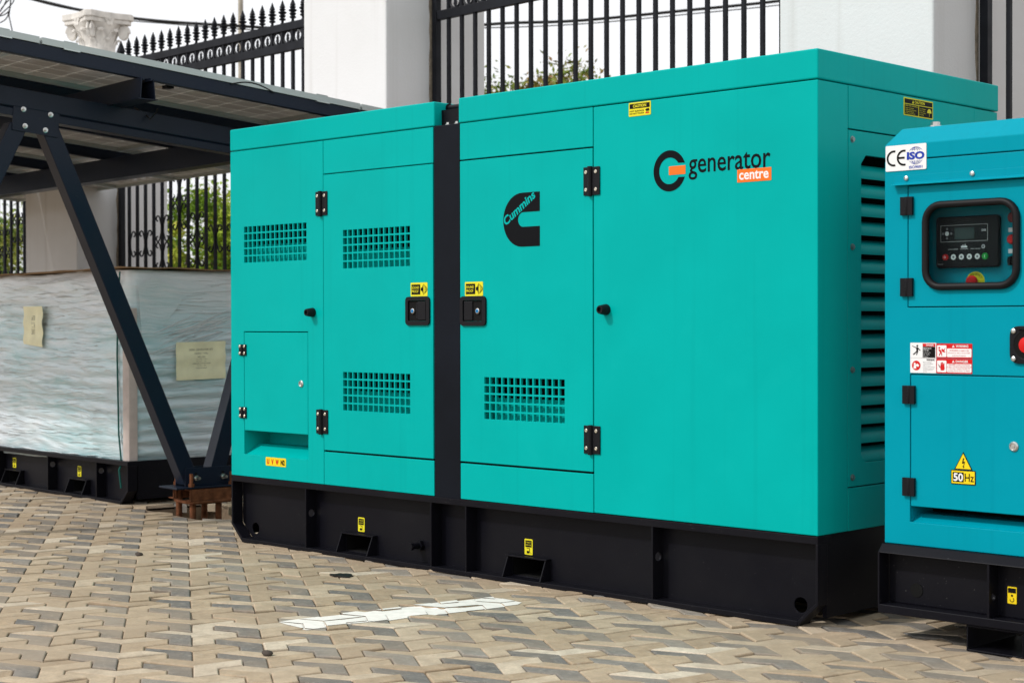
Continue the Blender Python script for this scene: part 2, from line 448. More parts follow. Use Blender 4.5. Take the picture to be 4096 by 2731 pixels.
# carcass behind the sheets, so that the joints read as dark lines
mb = MB(); mb.box(-3.455, -.165, .16, 1.27, .335, 1.943); build(mb, 'inner_carcass', VOID, GEN)
mb = MB()
for x in (-3.40, -2.79, -2.70, -1.95, -1.86, -1.10, -1.01, -.06): mb.box(x-.012, x+.012, .013, .16, .34, 1.94)
mb.box(-3.455, -.03, .013, .16, 1.925, 1.939); mb.box(-3.455, -.03, .014, .16, .331, .345)
for x0, x1 in ((-2.73, -2.0), (-1.81, -1.07)): mb.box(x0, x1, .014, .10, 1.70, 1.90); mb.box(x0, x1, .014, .10, .40, .56)
build(mb, 'door_frame', VOID, GEN)
mb = MB(); mb.grid_plate(-3.473, -2.7455, .330, 1.9405, grille(*GA, 14)+[(-3.366, -2.861, .4395, 1.0465)], 0, ST); build(mb, 'side_panel', TEAL, GEN, .0016)
mb = MB(); mb.box(-2.7425, -1.9885, 0, ST, 1.7850, 1.9405); build(mb, 'top_panel', TEAL, GEN, .002)
mb = MB(); mb.box(-2.7425, -1.9865, 0, ST, .330, .4835); build(mb, 'bottom_panel', TEAL, GEN, .002)
mb = MB(); mb.grid_plate(-2.7415, -1.9895, .4925, 1.7805, grille(*GB, 13)+grille(*GC, 13), -.001, ST); DOOR1 = build(mb, 'door', TEAL, GEN, .0016)
mb = MB(); mb.box(-1.8190, -1.0575, 0, ST, 1.7850, 1.9405); build(mb, 'top_panel', TEAL, GEN, .002)
mb = MB(); mb.box(-1.8190, -1.0575, 0, ST, .330, .4835); build(mb, 'bottom_panel', TEAL, GEN, .002)
mb = MB(); mb.grid_plate(-1.8180, -1.0585, .4925, 1.7790, grille(*GD, 13), -.001, ST); DOOR2 = build(mb, 'door', TEAL, GEN, .0016)
mb = MB(); mb.prism([(-1.0545, 0), (0, 0), (0, .194), (-ST, .194), (-ST, ST), (-1.0545, ST)], .330, 1.9405, 'z'); build(mb, 'corner_panel', TEAL, GEN, .004, seg=3)
mb = MB(); mb.prism([(-.003, 1.1115), (-.003, 1.303), (-3.47, 1.303), (-3.47, .013), (-3.46, .013), (-3.46, 1.29), (-ST, 1.29), (-ST, 1.1115)], .330, 1.9405, 'z'); build(mb, 'rear_panel', TEAL, GEN, .003)
mb = MB(); mb.box(-ST, -.0005, .197, 1.1075, 1.7850, 1.9405); build(mb, 'top_panel', TEAL, GEN, .002)
mb = MB(); mb.box(-ST, -.0005, .197, 1.1075, .330, .4850); build(mb, 'bottom_panel', TEAL, GEN, .002)
oct_ = [(.281, .604), (.313, .572), (.99, .572), (1.022, .604), (1.022, 1.663), (.99, 1.695), (.313, 1.695), (.281, 1.663)]
mb = MB(); mb.prism([(.197, .4895), (1.1075, .4895), (1.1075, 1.7800), (.197, 1.7800)], -ST, -.0005, 'x', holes=[oct_]); LOUV = build(mb, 'louvre_panel', TEAL, GEN, .0015)
# louvre blades
bl = MB(); pr = [(0, 0), (0, .009)]+[(-.046*(1-math.cos(rad(a)))-.004*math.sin(rad(a)), .009+.047*math.sin(rad(a))) for a in range(8, 76, 7)]
pr += [(x-.003, z-.002) for x, z in reversed(pr[2:])]+[(-.0035, .008), (-.0035, 0)]
n = len(pr)
bl.add([(x, -.375, z) for x, z in pr]+[(x, .375, z) for x, z in pr], [(i, (i+1) % n, n+(i+1) % n, n+i) for i in range(n)]+[tuple(reversed(range(n))), tuple(range(n, 2*n))])
blade_me = bl.mesh('louvre_blade', TEAL, fix=True)
for k in range(16):
    put(blade_me, 'louvre_blade', LOUV, (-.016, .651, 1.612-.0693*k))
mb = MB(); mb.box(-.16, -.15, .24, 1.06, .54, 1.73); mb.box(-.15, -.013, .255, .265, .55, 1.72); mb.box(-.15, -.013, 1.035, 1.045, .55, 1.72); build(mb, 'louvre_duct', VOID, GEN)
# roofs
mb = MB(); mb.box(-3.474, -1.978, -.002, 1.305, 1.9440, 2.051); build(mb, 'roof', TEAL, GEN, .006, seg=3)
mb = MB(); mb.box(-1.826, .0015, -.002, 1.305, 1.9440, 2.051); build(mb, 'roof', TEAL, GEN, .006, seg=3)
# lifting beam between the roofs
mb = MB(); mb.box(-1.9855, -1.8225, .002, .05, .326, 1.9445); STR = build(mb, 'vertical_strip', STRIP, GEN, .003, label='black vertical strip between the two door panels')
mb = MB(); mb.box(-1.9770, -1.8270, .042, 1.25, 1.90, 2.016); mb.cyl((-1.99, .088, 2.028), (-1.81, .088, 2.028), .015, seg=14); mb.cyl((-1.9776, .088, 2.028), (-1.9745, .088, 2.028), .022, seg=16)
build(mb, 'lifting_beam', BASE_BLACK, GEN, smooth=True)
bolt = MB(); bolt.lathe([(.017, 0), (.017, .003), (.012, .0035)], seg=14); bolt.cyl((0,0,.003), (0,0,.013), .0125, seg=6); bolt_me = bolt.mesh('bolt', STEEL, smooth=True, fix=True)
for x in (-1.912, -1.856):
    o = put(bolt_me, 'bolt', GEN, (x, .020, 1.945)); o.scale = (.8, .8, .8)
# ducts behind the grilles
for (x0, x1, z0, z1) in (GA, GB, GC, GD):
    mb = MB(); a, b, c, d = x0-.006, x1+.006, z0-.006, z1+.006; D = .062; h = z0+(z1-z0)*.50
    mb.box(a-.003, a, ST+.0005, D, c, d); mb.box(b, b+.003, ST+.0005, D, c, d); mb.box(a, b, ST+.0005, D, c-.003, c); mb.box(a, b, D, D+.003, c, h)
    build(mb, 'air_deflector', TEAL, GEN)
# small cable door, its recess and hinges
mb = MB(); mb.box(-3.3635, -2.8635, .0005, ST+.001, .5575, 1.0420); build(mb, 'cable_door', TEAL, GEN, .002)
mb = MB()
mb.prism([(ST, .4395), (.092, .487), (.155, .487), (.155, .480), (.09, .480), (ST, .434)], -3.364, -2.863, 'x')
mb.box(-3.364, -2.863, .1552, .158, .475, .60); mb.prism([(ST, .44), (.092, .487), (.155, .487), (.155, .56), (ST, .56)], -3.3675, -3.364, 'x'); mb.prism([(ST, .44), (.092, .487), (.155, .487), (.155, .56), (ST, .56)], -2.863, -2.8595, 'x')
build(mb, 'cable_recess', TEAL, GEN)
def hinge_mesh(w1, w2, h, br, name, scr):
    m_ = MB(); m_.box(-w1, -br*1.1, -.004, 0, -h/2, h/2); m_.box(br*.25, w2, -.004, 0, -h/2, h/2)
    m1 = m_.mesh(name, PLASTIC, fix=True)
    return m1
HB = MB(); HB.box(-.048, -.020, -.005, 0, -.056, .056); HB.box(-.002, .037, -.005, 0, -.056, .056); HB.cyl((-.012, -.006, -.060), (-.012, -.006, .0585), .0105, seg=12)
HS = MB(); HS.box(-.030, .027, -.006, 0, -.027, .027); HS.cyl((-.002, -.007, -.029), (-.002, -.007, .027), .006, seg=10)
HBm = HB.mesh('hinge', PLASTIC, smooth=True, fix=True); HSm = HS.mesh('hinge', PLASTIC, smooth=True, fix=True)
sc = MB(); sc.lathe([(.0075, 0), (.0075, .002), (.0058, .0034), (.003, .0034), (.003, .0018)], seg=14, axis='y'); sc.map(lambda v: (v.x, -v.y, v.z)); SCm = sc.mesh('screw', GOLDZINC, smooth=True, fix=True)
def place_hinge(me, parent, p, pts):
    o = put(me, 'hinge', parent, p); md = o.modifiers.new('bevel', 'BEVEL'); md.width = .0015; md.segments = 2; md.limit_method = 'ANGLE'
    for x, z in pts: link('screw', SCm, o, (x, -.005, z))
    return o
big = [(-.034, .036), (-.034, -.034), (.018, .036), (.018, -.034)]; sm = [(-.022, .017), (-.022, -.017), (.014, .017), (.014, -.017)]
for x, z in ((-2.747, 1.647), (-2.747, .624), (-1.055, 1.648), (-1.055, .620)): place_hinge(HBm, GEN, (x, -.0012, z), big)
for z in (.955, .645): place_hinge(HSm, GEN, (-3.371, -.0005, z), sm)
# rubber bumpers
kb = MB(); kb.lathe([(.0215, 0), (.0225, -.004), (.017, -.040), (.0155, -.043), (.010, -.043), (.0095, -.034), (.001, -.034)], seg=18, axis='y'); KBm = kb.mesh('rubber_bumper', RUBBER, smooth=True, fix=True)
for x, z in ((-2.822, 1.137), (-.987, 1.137)): put(KBm, 'rubber_bumper', GEN, (x, 0, z))
# quarter-turn lock of the cable door
lk = MB(); lk.lathe([(.0165, 0), (.0165, -.003), (.0125, -.007), (.011, -.007), (.0105, -.004), (.001, -.004)], seg=20, axis='y'); lk.box(-.004, .004, -.0065, -.003, -.004, .004)
LKm = lk.mesh('lock', STEEL, smooth=True, fix=True); put(LKm, 'lock', GEN, (-2.913, .0005, .798))
# paddle latches
def rrect(x0, x1, z0, z1, r, n=5):
    pts = []
    for cx, cz, a in ((x1-r, z1-r, 0), (x0+r, z1-r, 90), (x0+r, z0+r, 180), (x1-r, z0+r, 270)):
        for i in range(n+1): q = rad(a+90*i/n); pts.append((cx+r*math.cos(q), cz+r*math.sin(q)))
    return pts
def latch(xc, zc, flip):
    L = MB(); L.prism(rrect(-.078, .078, -.063, .063, .018), -.009, 0, 'y', holes=[rrect(-.060, .058, -.044, .046, .006)]); L.map(lambda v: (v.x+xc, v.y-.001, v.z+zc))
    o = build(L, 'latch', PLASTIC, GEN, .003, smooth=30)
    f = -1 if flip else 1
    c = MB(); c.box(-.059, .057, -.0025, -.0015, -.043, .045); c.map(lambda v: (v.x+xc, v.y, v.z+zc)); build(c, 'latch_cup', VOID, o)
    p = MB(); x0, x1 = sorted((f*.002, f*.054)); p.box(x0, x1, -.0085, -.003, -.040, .042)
    if not flip: p.box(-.008, .002, -.0075, -.003, -.034, .037)
    p.map(lambda v: (v.x+xc, v.y, v.z+zc)); build(p, 'paddle', PLASTIC, o, .0025)
    k = MB(); k.lathe([(.0115, -.002), (.0115, -.010), (.009, -.011)], (xc-f*.030, 0, zc+.0), seg=16, axis='y'); build(k, 'lock_ring', STEEL, o, smooth=True)
    k = MB(); k.lathe([(.0085, -.0105), (.0075, -.0125), (.003, -.0125), (.0025, -.011)], (xc-f*.030, 0, zc), seg=16, axis='y'); build(k, 'lock_plug', LOCKBLUE, o, smooth=True)
latch(-2.084, 1.139, False); latch(-1.7345, 1.1365, True)
# ---------------- stickers and logos on the front sheet
def plate_sticker(name, x0, x1, z0, z1, mat, parent, y=-.0016, r=.004, y1=-.0003, label=None):
    mb = MB(); mb.prism(rrect(x0, x1, z0, z1, r, 3), y, y1, 'y'); return build(mb, name, mat, parent, label=label)
def prints(name, mat, parent, fn):
    mb = MB(); fn(mb); return build(mb, name, mat, parent, fix=False)
for x0, z0 in ((-2.133, 1.2035), (-1.787, 1.2005)):
    s = plate_sticker('sound_proof_sticker', x0, x0+.109, z0, z0+.0605, YELLOW, GEN, y=-.0024, y1=-.0012, label='yellow SOUND PROOF sticker')
    def f(mb):
        mb.flat([(x0+.006, z0+.008), (x0+.063, z0+.008), (x0+.063, z0+.0525), (x0+.006, z0+.0525)], -.0030)
        mb.flat([(x0+.067, z0+.024), (x0+.075, z0+.024), (x0+.0835, z0+.006), (x0+.0835, z0+.0545), (x0+.075, z0+.038), (x0+.067, z0+.038)], -.0030)
        for k, (dx, hh) in enumerate(((.0865, .0225), (.092, .019), (.0965, .0155), (.1005, .012))):
            pts = [(x0+dx+(.008*(1-((i-6)/6)**2)), z0+.0302+hh*(i-6)/6) for i in range(13)]
            mb.flat(pts+[(a-.0016, b) for a, b in reversed(pts)], -.0030)
    prints('sticker_print', PRINT, s, f)
    prints('sticker_lettering', YELLOW, s, lambda mb: (mb.text('SOUND', x0+.0085, x0+.0555, z0+.033, z0+.0445, -.0034, bold=.012), mb.text('PROOF', x0+.0085, x0+.052, z0+.0165, z0+.028, -.0034, bold=.012)))
# terminal sticker
s = plate_sticker('terminal_sticker', -3.190, -3.032, .3935, .4345, YELLOW2, GEN, label='yellow sticker reading U V W N2')
prints('sticker_lettering', RED, s, lambda mb: [mb.text(c, -3.180+.034*i, -3.162+.034*i+(.006 if c == 'W' else 0), .4010, .4265, -.0022, bold=.05) for i, c in enumerate('UVW')])
prints('sticker_print', PRINT, s, lambda mb: mb.text('N2', -3.072, -3.040, .4010, .4265, -.0022, bold=.05))
# hot-surface caution sticker
X, Z = -.869, 1.8850
s = plate_sticker('caution_sticker', X, X+.110, Z, Z+.0535, YELLOW, GEN, label='yellow CAUTION hot surface sticker')
def f(mb):
    mb.flat([(X+.005, Z+.0295), (X+.105, Z+.0295), (X+.105, Z+.048), (X+.005, Z+.048)], -.0022)
    mb.text('HOT SURFACE', X+.005, X+.076, Z+.0165, Z+.0225, -.0022, bold=.02); mb.text('DO NOT TOUCH', X+.005, X+.076, Z+.007, Z+.013, -.0022, bold=.02)
    mb.flat([(X+.082, Z+.019), (X+.090, Z+.025), (X+.101, Z+.0255), (X+.104, Z+.021), (X+.103, Z+.014), (X+.100, Z+.018), (X+.097, Z+.012), (X+.094, Z+.017), (X+.090, Z+.0115), (X+.088, Z+.018)], -.0022)
prints('sticker_print', PRINT, s, f)
prints('sticker_lettering', YELLOW, s, lambda mb: mb.text('CAUTION', X+.022, X+.088, Z+.033, Z+.0445, -.0026, bold=.03))
prints('heat_mark', RED, s, lambda mb: mb.flat([(X+.083, Z+.0065), (X+.104, Z+.0065), (X+.101, Z+.0115), (X+.086, Z+.0115)], -.0022))
# black C emblem with slanted lettering
cx, cz, rr = -1.4475, 1.5120, .1115
pts = [(-1.346, cz-rr), (-1.346, 1.4825), (-1.440, 1.4825)]
pts += [(-1.440+.0305*math.cos(rad(a)), 1.5128+.0305*math.sin(rad(a))) for a in range(262, 98, -12)]
pts += [(-1.440, 1.5432), (-1.346, 1.5432), (-1.346, cz+rr)]
pts += [(cx+(rr-.003)*math.cos(rad(a)), cz+rr*math.sin(rad(a))) for a in range(90, 271, 6)]
mb = MB(); mb.prism(pts, -.0020, -.0011, 'y'); em = build(mb, 'emblem', DECAL, GEN, fix=True, label='black C-shaped emblem with slanted lettering')
prints('emblem_lettering', TEALPRINT, em, lambda mb: mb.text('Cummins', -1.540, -1.333, 1.489, 1.527, -.0026, shear=.12, bold=.028, rot=rad(33), piv=(-1.540, 1.489)))
# generator centre logo
gx, gz = -.6675, 1.6625
ring = [(gx+.078*math.cos(rad(a)), gz+.078*math.sin(rad(a))) for a in range(20, 341, 5)]
ring += [(gx+.0505*math.cos(rad(a)), gz+.0505*math.sin(rad(a))) for a in range(329, 30, -5)]
mb = MB(); mb.prism(ring, -.0012, -.0002, 'y'); LOGO = build(mb, 'logo_ring', DECAL, GEN, label='black round G logo')
mb = MB(); mb.prism([(-.670, 1.6465), (-.591, 1.6465), (-.591, 1.6790), (-.670, 1.6790)], -.0013, -.0002, 'y'); build(mb, 'logo_bar', ORANGE, LOGO)
prints('logo_lettering', DECAL, GEN, lambda mb: mb.text('generator', -.5755, -.2015, 1.6215, 1.7095, -.0009, bold=.008))
mb = MB(); mb.prism([(-.349, 1.5985), (-.198, 1.5985), (-.198, 1.6455), (-.349, 1.6455)], -.0013, -.0002, 'y'); s = build(mb, 'logo_box', ORANGE, GEN)
prints('logo_lettering', WHITE, s, lambda mb: mb.text('centre', -.3405, -.2090, 1.6070, 1.6390, -.0018, bold=.02))
# sticker on the shaded end
Yc, Zc = .572, 1.8660
def endmap(v): return (-v.y-.0005, v.x, v.z)
def f(mb):
    mb.prism(rrect(Yc, Yc+.213, Zc, Zc+.068, .003, 3), .0004, .0016, 'y'); mb.map(endmap)
mb = MB(); mb.prism(rrect(Yc, Yc+.213, Zc, Zc+.068, .003, 3), -.0016, -.0002, 'y'); mb.map(endmap); s = build(mb, 'caution_sticker', YELLOW, GEN, label='wide black and yellow CAUTION sticker on the end panel')
def f(mb):
    for a, b, c, d in ((.005, .208, .046, .0635), (.005, .104, .004, .043), (.109, .208, .004, .043)): mb.flat([(Yc+a, Zc+c), (Yc+b, Zc+c), (Yc+b, Zc+d), (Yc+a, Zc+d)], -.0022)
    mb.map(endmap)
prints('sticker_print', PRINT, s, f)
def f(mb):
    mb.text('CAUTION', Yc+.076, Yc+.150, Zc+.0495, Zc+.0605, -.0027, bold=.03); mb.flat([(Yc+.058, Zc+.0485), (Yc+.072, Zc+.0485), (Yc+.065, Zc+.061)], -.0027)
    mb.text('DIESEL FUEL FLAMMABLE', Yc+.010, Yc+.097, Zc+.0355, Zc+.0395, -.0027)
    for i, (wd) in enumerate((.07, .062, .078, .06)): mb.text('ENGINE MUST BE TURNED OFF', Yc+.010, Yc+.010+wd, Zc+.007+.0065*i, Zc+.0105+.0065*i, -.0027)
    for i, (wd) in enumerate((.03, .045, .04, .045)): mb.text('DO NOT OPERATE', Yc+.113, Yc+.113+wd, Zc+.009+.0075*i, Zc+.0125+.0075*i, -.0027)
    mb.flat([(Yc+.168+.016*(1-math.cos(rad(a))), Zc+.022+.016*math.sin(rad(a))) for a in range(0, 181, 20)], -.0027)
    mb.flat([(Yc+.183, Zc+.008), (Yc+.185, Zc+.008), (Yc+.185, Zc+.023), (Yc+.183, Zc+.023)], -.0027)
    mb.map(endmap)
prints('sticker_lettering', YELLOW, s, f)
bs = MB(); bs.lathe([(.017, 0), (.017, .002), (.013, .003)], seg=14, axis='x'); bs.cyl((.002,0,0), (.010,0,0), .0125, seg=6); BSm = bs.mesh('bolt', simple('dull_zinc', (.30, .34, .33), .45, metal=1.0), smooth=True, fix=True)
for y, z in ((.2215, 1.747), (.2215, 1.358), (.2215, .913), (.2215, .523)): put(BSm, 'bolt', GEN, (-.0005, y, z)).scale = (.72, .72, .72)

# ---------------- steel skid, shared by the large and the wrapped generator
def circ(cx, cz, r, n=16): return [(cx+r*math.cos(2*math.pi*i/n), cz+r*math.sin(2*math.pi*i/n)) for i in range(n)]
def skid(T, L, W, h, stiff, forks, bolts, webholes, mat):
    """front beam at y=0, x from -L to 0"""
    def beam(y, s):
        mb = MB(); Y = lambda a: y+s*a
        def sb(x0, x1, a, b, z0, z1): mb.box(x0, x1, min(Y(a), Y(b)), max(Y(a), Y(b)), z0, z1)
        web = [(-L+.010, h-.03), (-L+.010, .090), (-L+.095, .012), (-.095, .012), (-.010, .090), (-.010, h-.03)]
        mb.prism(web, min(Y(.063), Y(.070)), max(Y(.063), Y(.070)), 'y', holes=[circ(x, z, r) for x, z, r in webholes]+([[(x0+.007, .024), (x1_-.007, .024), (x1_-.007, .100), (x0+.007, .100)] for x0, x1_ in forks] if s > 0 else []))
        sb(-L, 0, 0, .085, h-.028, h)
        sb(-L+.087, -.087, 0, .085, 0, .020)
        for e, d in ((0, -1), (-L, 1)):
            mb.prism([(e, h-.0275), (e, .083), (e+d*.087, .0005), (e+d*.087, .0205), (e+d*.012, .089), (e+d*.010, h-.0275)], min(Y(.0005), Y(.0625)), max(Y(.0005), Y(.0625)), 'y')
        return build(mb, 'side_beam', mat, T, .002)
    BM = beam(0, 1); beam(W, -1)
    for x, hole in stiff:
        mb = MB(); mb.prism([(.001, .0205), (.0625, .0205), (.0625, h-.0285), (.001, h-.0285)], x-.004, x+.004, 'x', holes=[circ(.034, .182, .018)] if hole else []); build(mb, 'stiffener', mat, BM)
    for x0, x1 in forks:
        mb = MB(); t = .006; pr = [(.002, .0205), (.036, .104), (.0625, .104), (.0625, .0205)]
        mb.prism(pr, x0, x0+t, 'x'); mb.prism(pr, x1-t, x1, 'x'); mb.box(x0-.006, x1+.006, .033, .0625, .1042, .111); mb.box(x0+t, x1-t, .050, .0622, .021, .103) if False else None
        build(mb, 'fork_pocket', mat, T, .0012)
        mb = MB(); mb.box(x0+.0005, x0+.0065, .0702, .26, .0205, .1035); mb.box(x1-.0065, x1-.0005, .0702, .26, .0205, .1035); mb.box(x0+.0065, x1-.0065, .0702, .26, .1005, .1035); mb.box(x0+.0065, x1-.0065, .0702, .26, .0205, .0235); mb.box(x0+.0065, x1-.0065, .258, .26, .0235, .1005); build(mb, 'fork_tube', VOID, T)
    for x, z in bolts:
        mb = MB(); mb.cyl((x, .063, z), (x, .045, z), .024, seg=6); mb.cyl((x, .045, z), (x, .005, z), .014, seg=12); mb.cyl((x, .008, z), (x, -.006, z), .018, seg=6); build(mb, 'drain_bolt', mat, T)
    mb = MB(); mb.box(-L+.03, -.03, .265, W-.265, .035, h-.032); build(mb, 'cross_frame', mat, T)
    for x0, x1 in ((-.0295, -.012), (-L+.012, -L+.0295)):
        mb = MB(); mb.box(x0, x1, .075, W-.075, .030, h-.001); build(mb, 'end_beam', mat, T)
def fork_sticker(T, x0, z0, y=.0615):
    s = plate_sticker('forklift_sticker', x0, x0+.046, z0, z0+.066, YELLOW, T, y=y, y1=y+.0013, label='yellow FORKLIFT POSITION sticker')
    def f(mb):
        mb.flat([(x0+.005, z0+.032), (x0+.041, z0+.032), (x0+.041, z0+.060), (x0+.005, z0+.060)], y-.0006)
        mb.flat([(x0+.013, z0+.006), (x0+.028, z0+.006), (x0+.028, z0+.011), (x0+.040, z0+.0065), (x0+.040, z0+.008), (x0+.030, z0+.012), (x0+.030, z0+.029), (x0+.012, z0+.029), (x0+.012, z0+.0265), (x0+.027, z0+.0265), (x0+.027, z0+.016), (x0+.013, z0+.016)], y-.0006)
    prints('sticker_print', PRINT, s, f)
    prints('sticker_lettering', YELLOW, s, lambda mb: (mb.text('FORKLIFT', x0+.008, x0+.038, z0+.049, z0+.0545, y-.0011), mb.text('POSITION', x0+.008, x0+.038, z0+.038, z0+.0435, y-.0011)))
skid(GEN, 3.476, 1.305, .3275, [(-2.885, True), (-2.010, False), (-1.790, False), (-.757, True)], [(-2.665, -2.442), (-1.575, -1.352)], [(-2.14, .094)], [(-3.360, .066, .028), (-.115, .066, .028)], BASE_BLACK)
fork_sticker(GEN, -2.572, .119); fork_sticker(GEN, -1.497, .116)

# ================================================================== SMALLER CYAN GENERATOR ON THE RIGHT
G2 = thing('diesel_generator', 'smaller cyan generator with a glazed control panel, cut by the right edge', 'generator', (.84, .45, 0), world=True)
YF = .05; XR = 1.46; YB = .87
mb = MB(); mb.box(.262, XR-.02, YF+.16, YB-.02, .335, 1.64); build(mb, 'inner_carcass', VOID, G2)
# end and rear sheets
mb = MB(); mb.prism([(.24, YF+.014), (.252, YF+.014), (.252, YB-.012), (XR-.012, YB-.012), (XR-.012, YF+.014), (XR, YF+.014), (XR, YB), (.24, YB)], .326, 1.6365, 'z'); build(mb, 'rear_panel', TEAL2, G2, .002)
# front frame sheet with door openings
WIN = rrect(.402, .730, 1.204, 1.478, .055, 6)
mb = MB(); mb.grid_plate(.240, XR, .326, 1.6365, [(.3285, 1.02, 1.1345, 1.5505), (.3385, 1.02, .405, .9095)], YF, YF+.013); build(mb, 'front_panel', TEAL2, G2, .002)
mb = MB(); mb.prism([(.332, 1.138), (1.016, 1.138), (1.016, 1.547), (.332, 1.547)], YF, YF+.013, 'y', holes=[WIN]); CD = build(mb, 'control_door', TEAL2, G2, .0015, label='upper door with a rounded window')
mb = MB(); mb.box(.342, 1.016, YF, YF+.013, .4595, .906); build(mb, 'lower_door', TEAL2, G2, .002)
mb = MB(); mb.box(.345, 1.012, YF+.014, YF+.15, .905, 1.13); mb.box(.30, 1.05, YF+.0135, YF+.02, .912, 1.13); mb.box(.34, .36, YF+.0135, YF+.12, .56, .9); mb.box(.333, .35, YF+.0135, YF+.05, 1.14, 1.2); build(mb, 'door_frame', VOID, G2)
# cable slot under the lower door
mb = MB(); mb.prism([(YF+.013, .4047), (YF+.060, .430), (YF+.15, .430), (YF+.15, .424), (YF+.058, .424), (YF+.013, .398)], .3405, 1.018, 'x'); mb.box(.3370, .3402, YF+.0135, YF+.15, .40, .47); build(mb, 'cable_slot', TEAL2, G2)
# roof with folded edge
mb = MB(); c = .062
p = [(.240, YF), (XR, YF), (XR, YB), (.240, YB)]; q = [(.240+.030, YF+c), (XR-.03, YF+c), (XR-.03, YB-c), (.270, YB-c)]
vs = [(*a, 1.6400) for a in p]+[(*a, 1.6920) for a in p]+[(*a, 1.7520) for a in q]
fs = [(3,2,1,0)]+[(i, (i+1) % 4, 4+(i+1) % 4, 4+i) for i in range(4)]+[(4+i, 4+(i+1) % 4, 8+(i+1) % 4, 8+i) for i in range(4)]+[(8,9,10,11)]
mb.add(vs, fs); build(mb, 'roof', TEAL2, G2, .003)
o = put(bolt_me, 'bolt', G2, (.385, YF+.085, 1.752)); o.scale = (1.25, 1.25, 1.25)
# rain gutter
mb = MB(); mb.prism([(YF-.0005, 1.585), (YF-.003, 1.585), (YF-.003, 1.560), (YF-.026, 1.553), (YF-.026, 1.550), (YF-.0005, 1.5535)], .278, 1.10, 'x')
GU = build(mb, 'rain_gutter', TEAL2, G2, .0008)
s2 = MB(); s2.lathe([(.0085, 0), (.008, -.004), (.004, -.006), (.003, -.0045), (.001, -.0045)], seg=14, axis='y'); S2m = s2.mesh('screw', STEEL, smooth=True, fix=True)
for x in (.326, .573, .82): put(S2m, 'screw', GU, (x, YF-.003, 1.5745))
# window: rubber seal, glass, dashboard
def seal_path(x0, x1, z0, z1, r, y): return [(x, y, z) for x, z in rrect(x0, x1, z0, z1, r, 6)]
mb = MB(); mb.tube(seal_path(.4005, .7310, 1.2035, 1.4785, .056, YF-.006), .0125, 10, closed=True); SEAL = build(mb, 'window_seal', RUBBER, G2, smooth=60)
def glass_mat():
    mt, t, b = nodes('window_glass'); b.inputs['Base Color'].default_value = (.7, .8, .8, 1); b.inputs['Roughness'].default_value = .03
    b.inputs['Transmission Weight'].default_value = 1.0; b.inputs['IOR'].default_value = 1.10; b.inputs['Specular IOR Level'].default_value = .5; return mt
GLASS = glass_mat()
mb = MB(); mb.prism(rrect(.402, .730, 1.204, 1.478, .054, 5), YF+.004, YF+.007, 'y'); build(mb, 'window_pane', GLASS, G2)
YP = .135
mb = MB(); mb.box(.33, .86, YP, YP+.004, 1.15, 1.54); mb.box(.345, .349, YF+.014, YP, 1.15, 1.54); DASH = build(mb, 'dashboard', TEAL2, G2)
mb = MB(); mb.box(.333, .86, YF+.014, YP, 1.50, 1.54); build(mb, 'dashboard_hood', VOID, G2)
dx = -.008
mb = MB(); mb.prism(rrect(.408+dx, .640+dx, 1.268, 1.441, .012, 4), YP-.022, YP-.0003, 'y'); CT = build(mb, 'controller', PLASTIC, G2, .004, smooth=30)
yc = YP-.0226
prints('controller_display', GREY_LCD, CT, lambda mb: mb.flat([(.480+dx, 1.364), (.552+dx, 1.364), (.552+dx, 1.402), (.480+dx, 1.402)], yc-.0008))
def f(mb):
    for a, b in (((.427, 1.356), (.600, 1.411)),):
        for (x0, x1, z0, z1) in ((a[0], b[0], a[1], a[1]+.0009), (a[0], b[0], b[1], b[1]+.0009), (a[0], a[0]+.0009, a[1], b[1]), (b[0], b[0]+.0009, a[1], b[1])): mb.flat([(x0+dx, z0), (x1+dx, z0), (x1+dx, z1), (x0+dx, z1)], yc)
    for x0, x1 in ((.455, .492), (.500, .530), (.538, .575)): mb.flat([(x0+dx, 1.330), (x1+dx, 1.330), (x1+dx, 1.331), (x0+dx, 1.331)], yc)
    mb.flat([(.503+dx, 1.335), (.526+dx, 1.335), (.526+dx, 1.341), (.520+dx, 1.341), (.520+dx, 1.347), (.517+dx, 1.347), (.517+dx, 1.341), (.512+dx, 1.341), (.512+dx, 1.345), (.509+dx, 1.345), (.509+dx, 1.341), (.503+dx, 1.341)], yc)
    mb.flat(circ(.451+dx, 1.384, .0075), yc-.0006); mb.text('DSE', .579+dx, .595+dx, 1.388, 1.395, yc, bold=.02)
    for i in range(1, 5): mb.flat(circ(.446+.0294*i+dx, 1.3045, .0095), yc-.0006)
    mb.flat(circ(.585+dx, 1.337, .0065), yc); mb.text('Made in U.K.', .416+dx, .437+dx, 1.280, 1.283, yc)
prints('controller_print', WHITE, CT, f)
def f(mb):
    for a in range(4): mb.flat(circ(.451+dx+.0155*math.cos(a*math.pi/2), 1.384+.0155*math.sin(a*math.pi/2), .0042, 8), yc)
    for i in range(1, 5): mb.flat(circ(.446+.0294*i+dx, 1.3045, .004), yc-.0011)
    mb.flat(circ(.585+dx, 1.337, .0050), yc-.0005)
prints('controller_keys', simple('key_grey', (.20, .20, .21), .5), CT, f)
def button(x, z, r, mat, name, d=.006, y=yc):
    mb = MB(); mb.lathe([(r, 0), (r, -d*.7), (r*.8, -d)], (x, y, z), seg=18, axis='y'); return build(mb, name, mat, CT if name == 'button' else G2, smooth=True)
b1 = button(.446+dx, 1.3045, .0105, RED, 'button'); prints('button_mark', WHITE, b1, lambda mb: mb.text('O', .4425+dx, .4495+dx, 1.3005, 1.3085, yc-.0066, bold=.03))
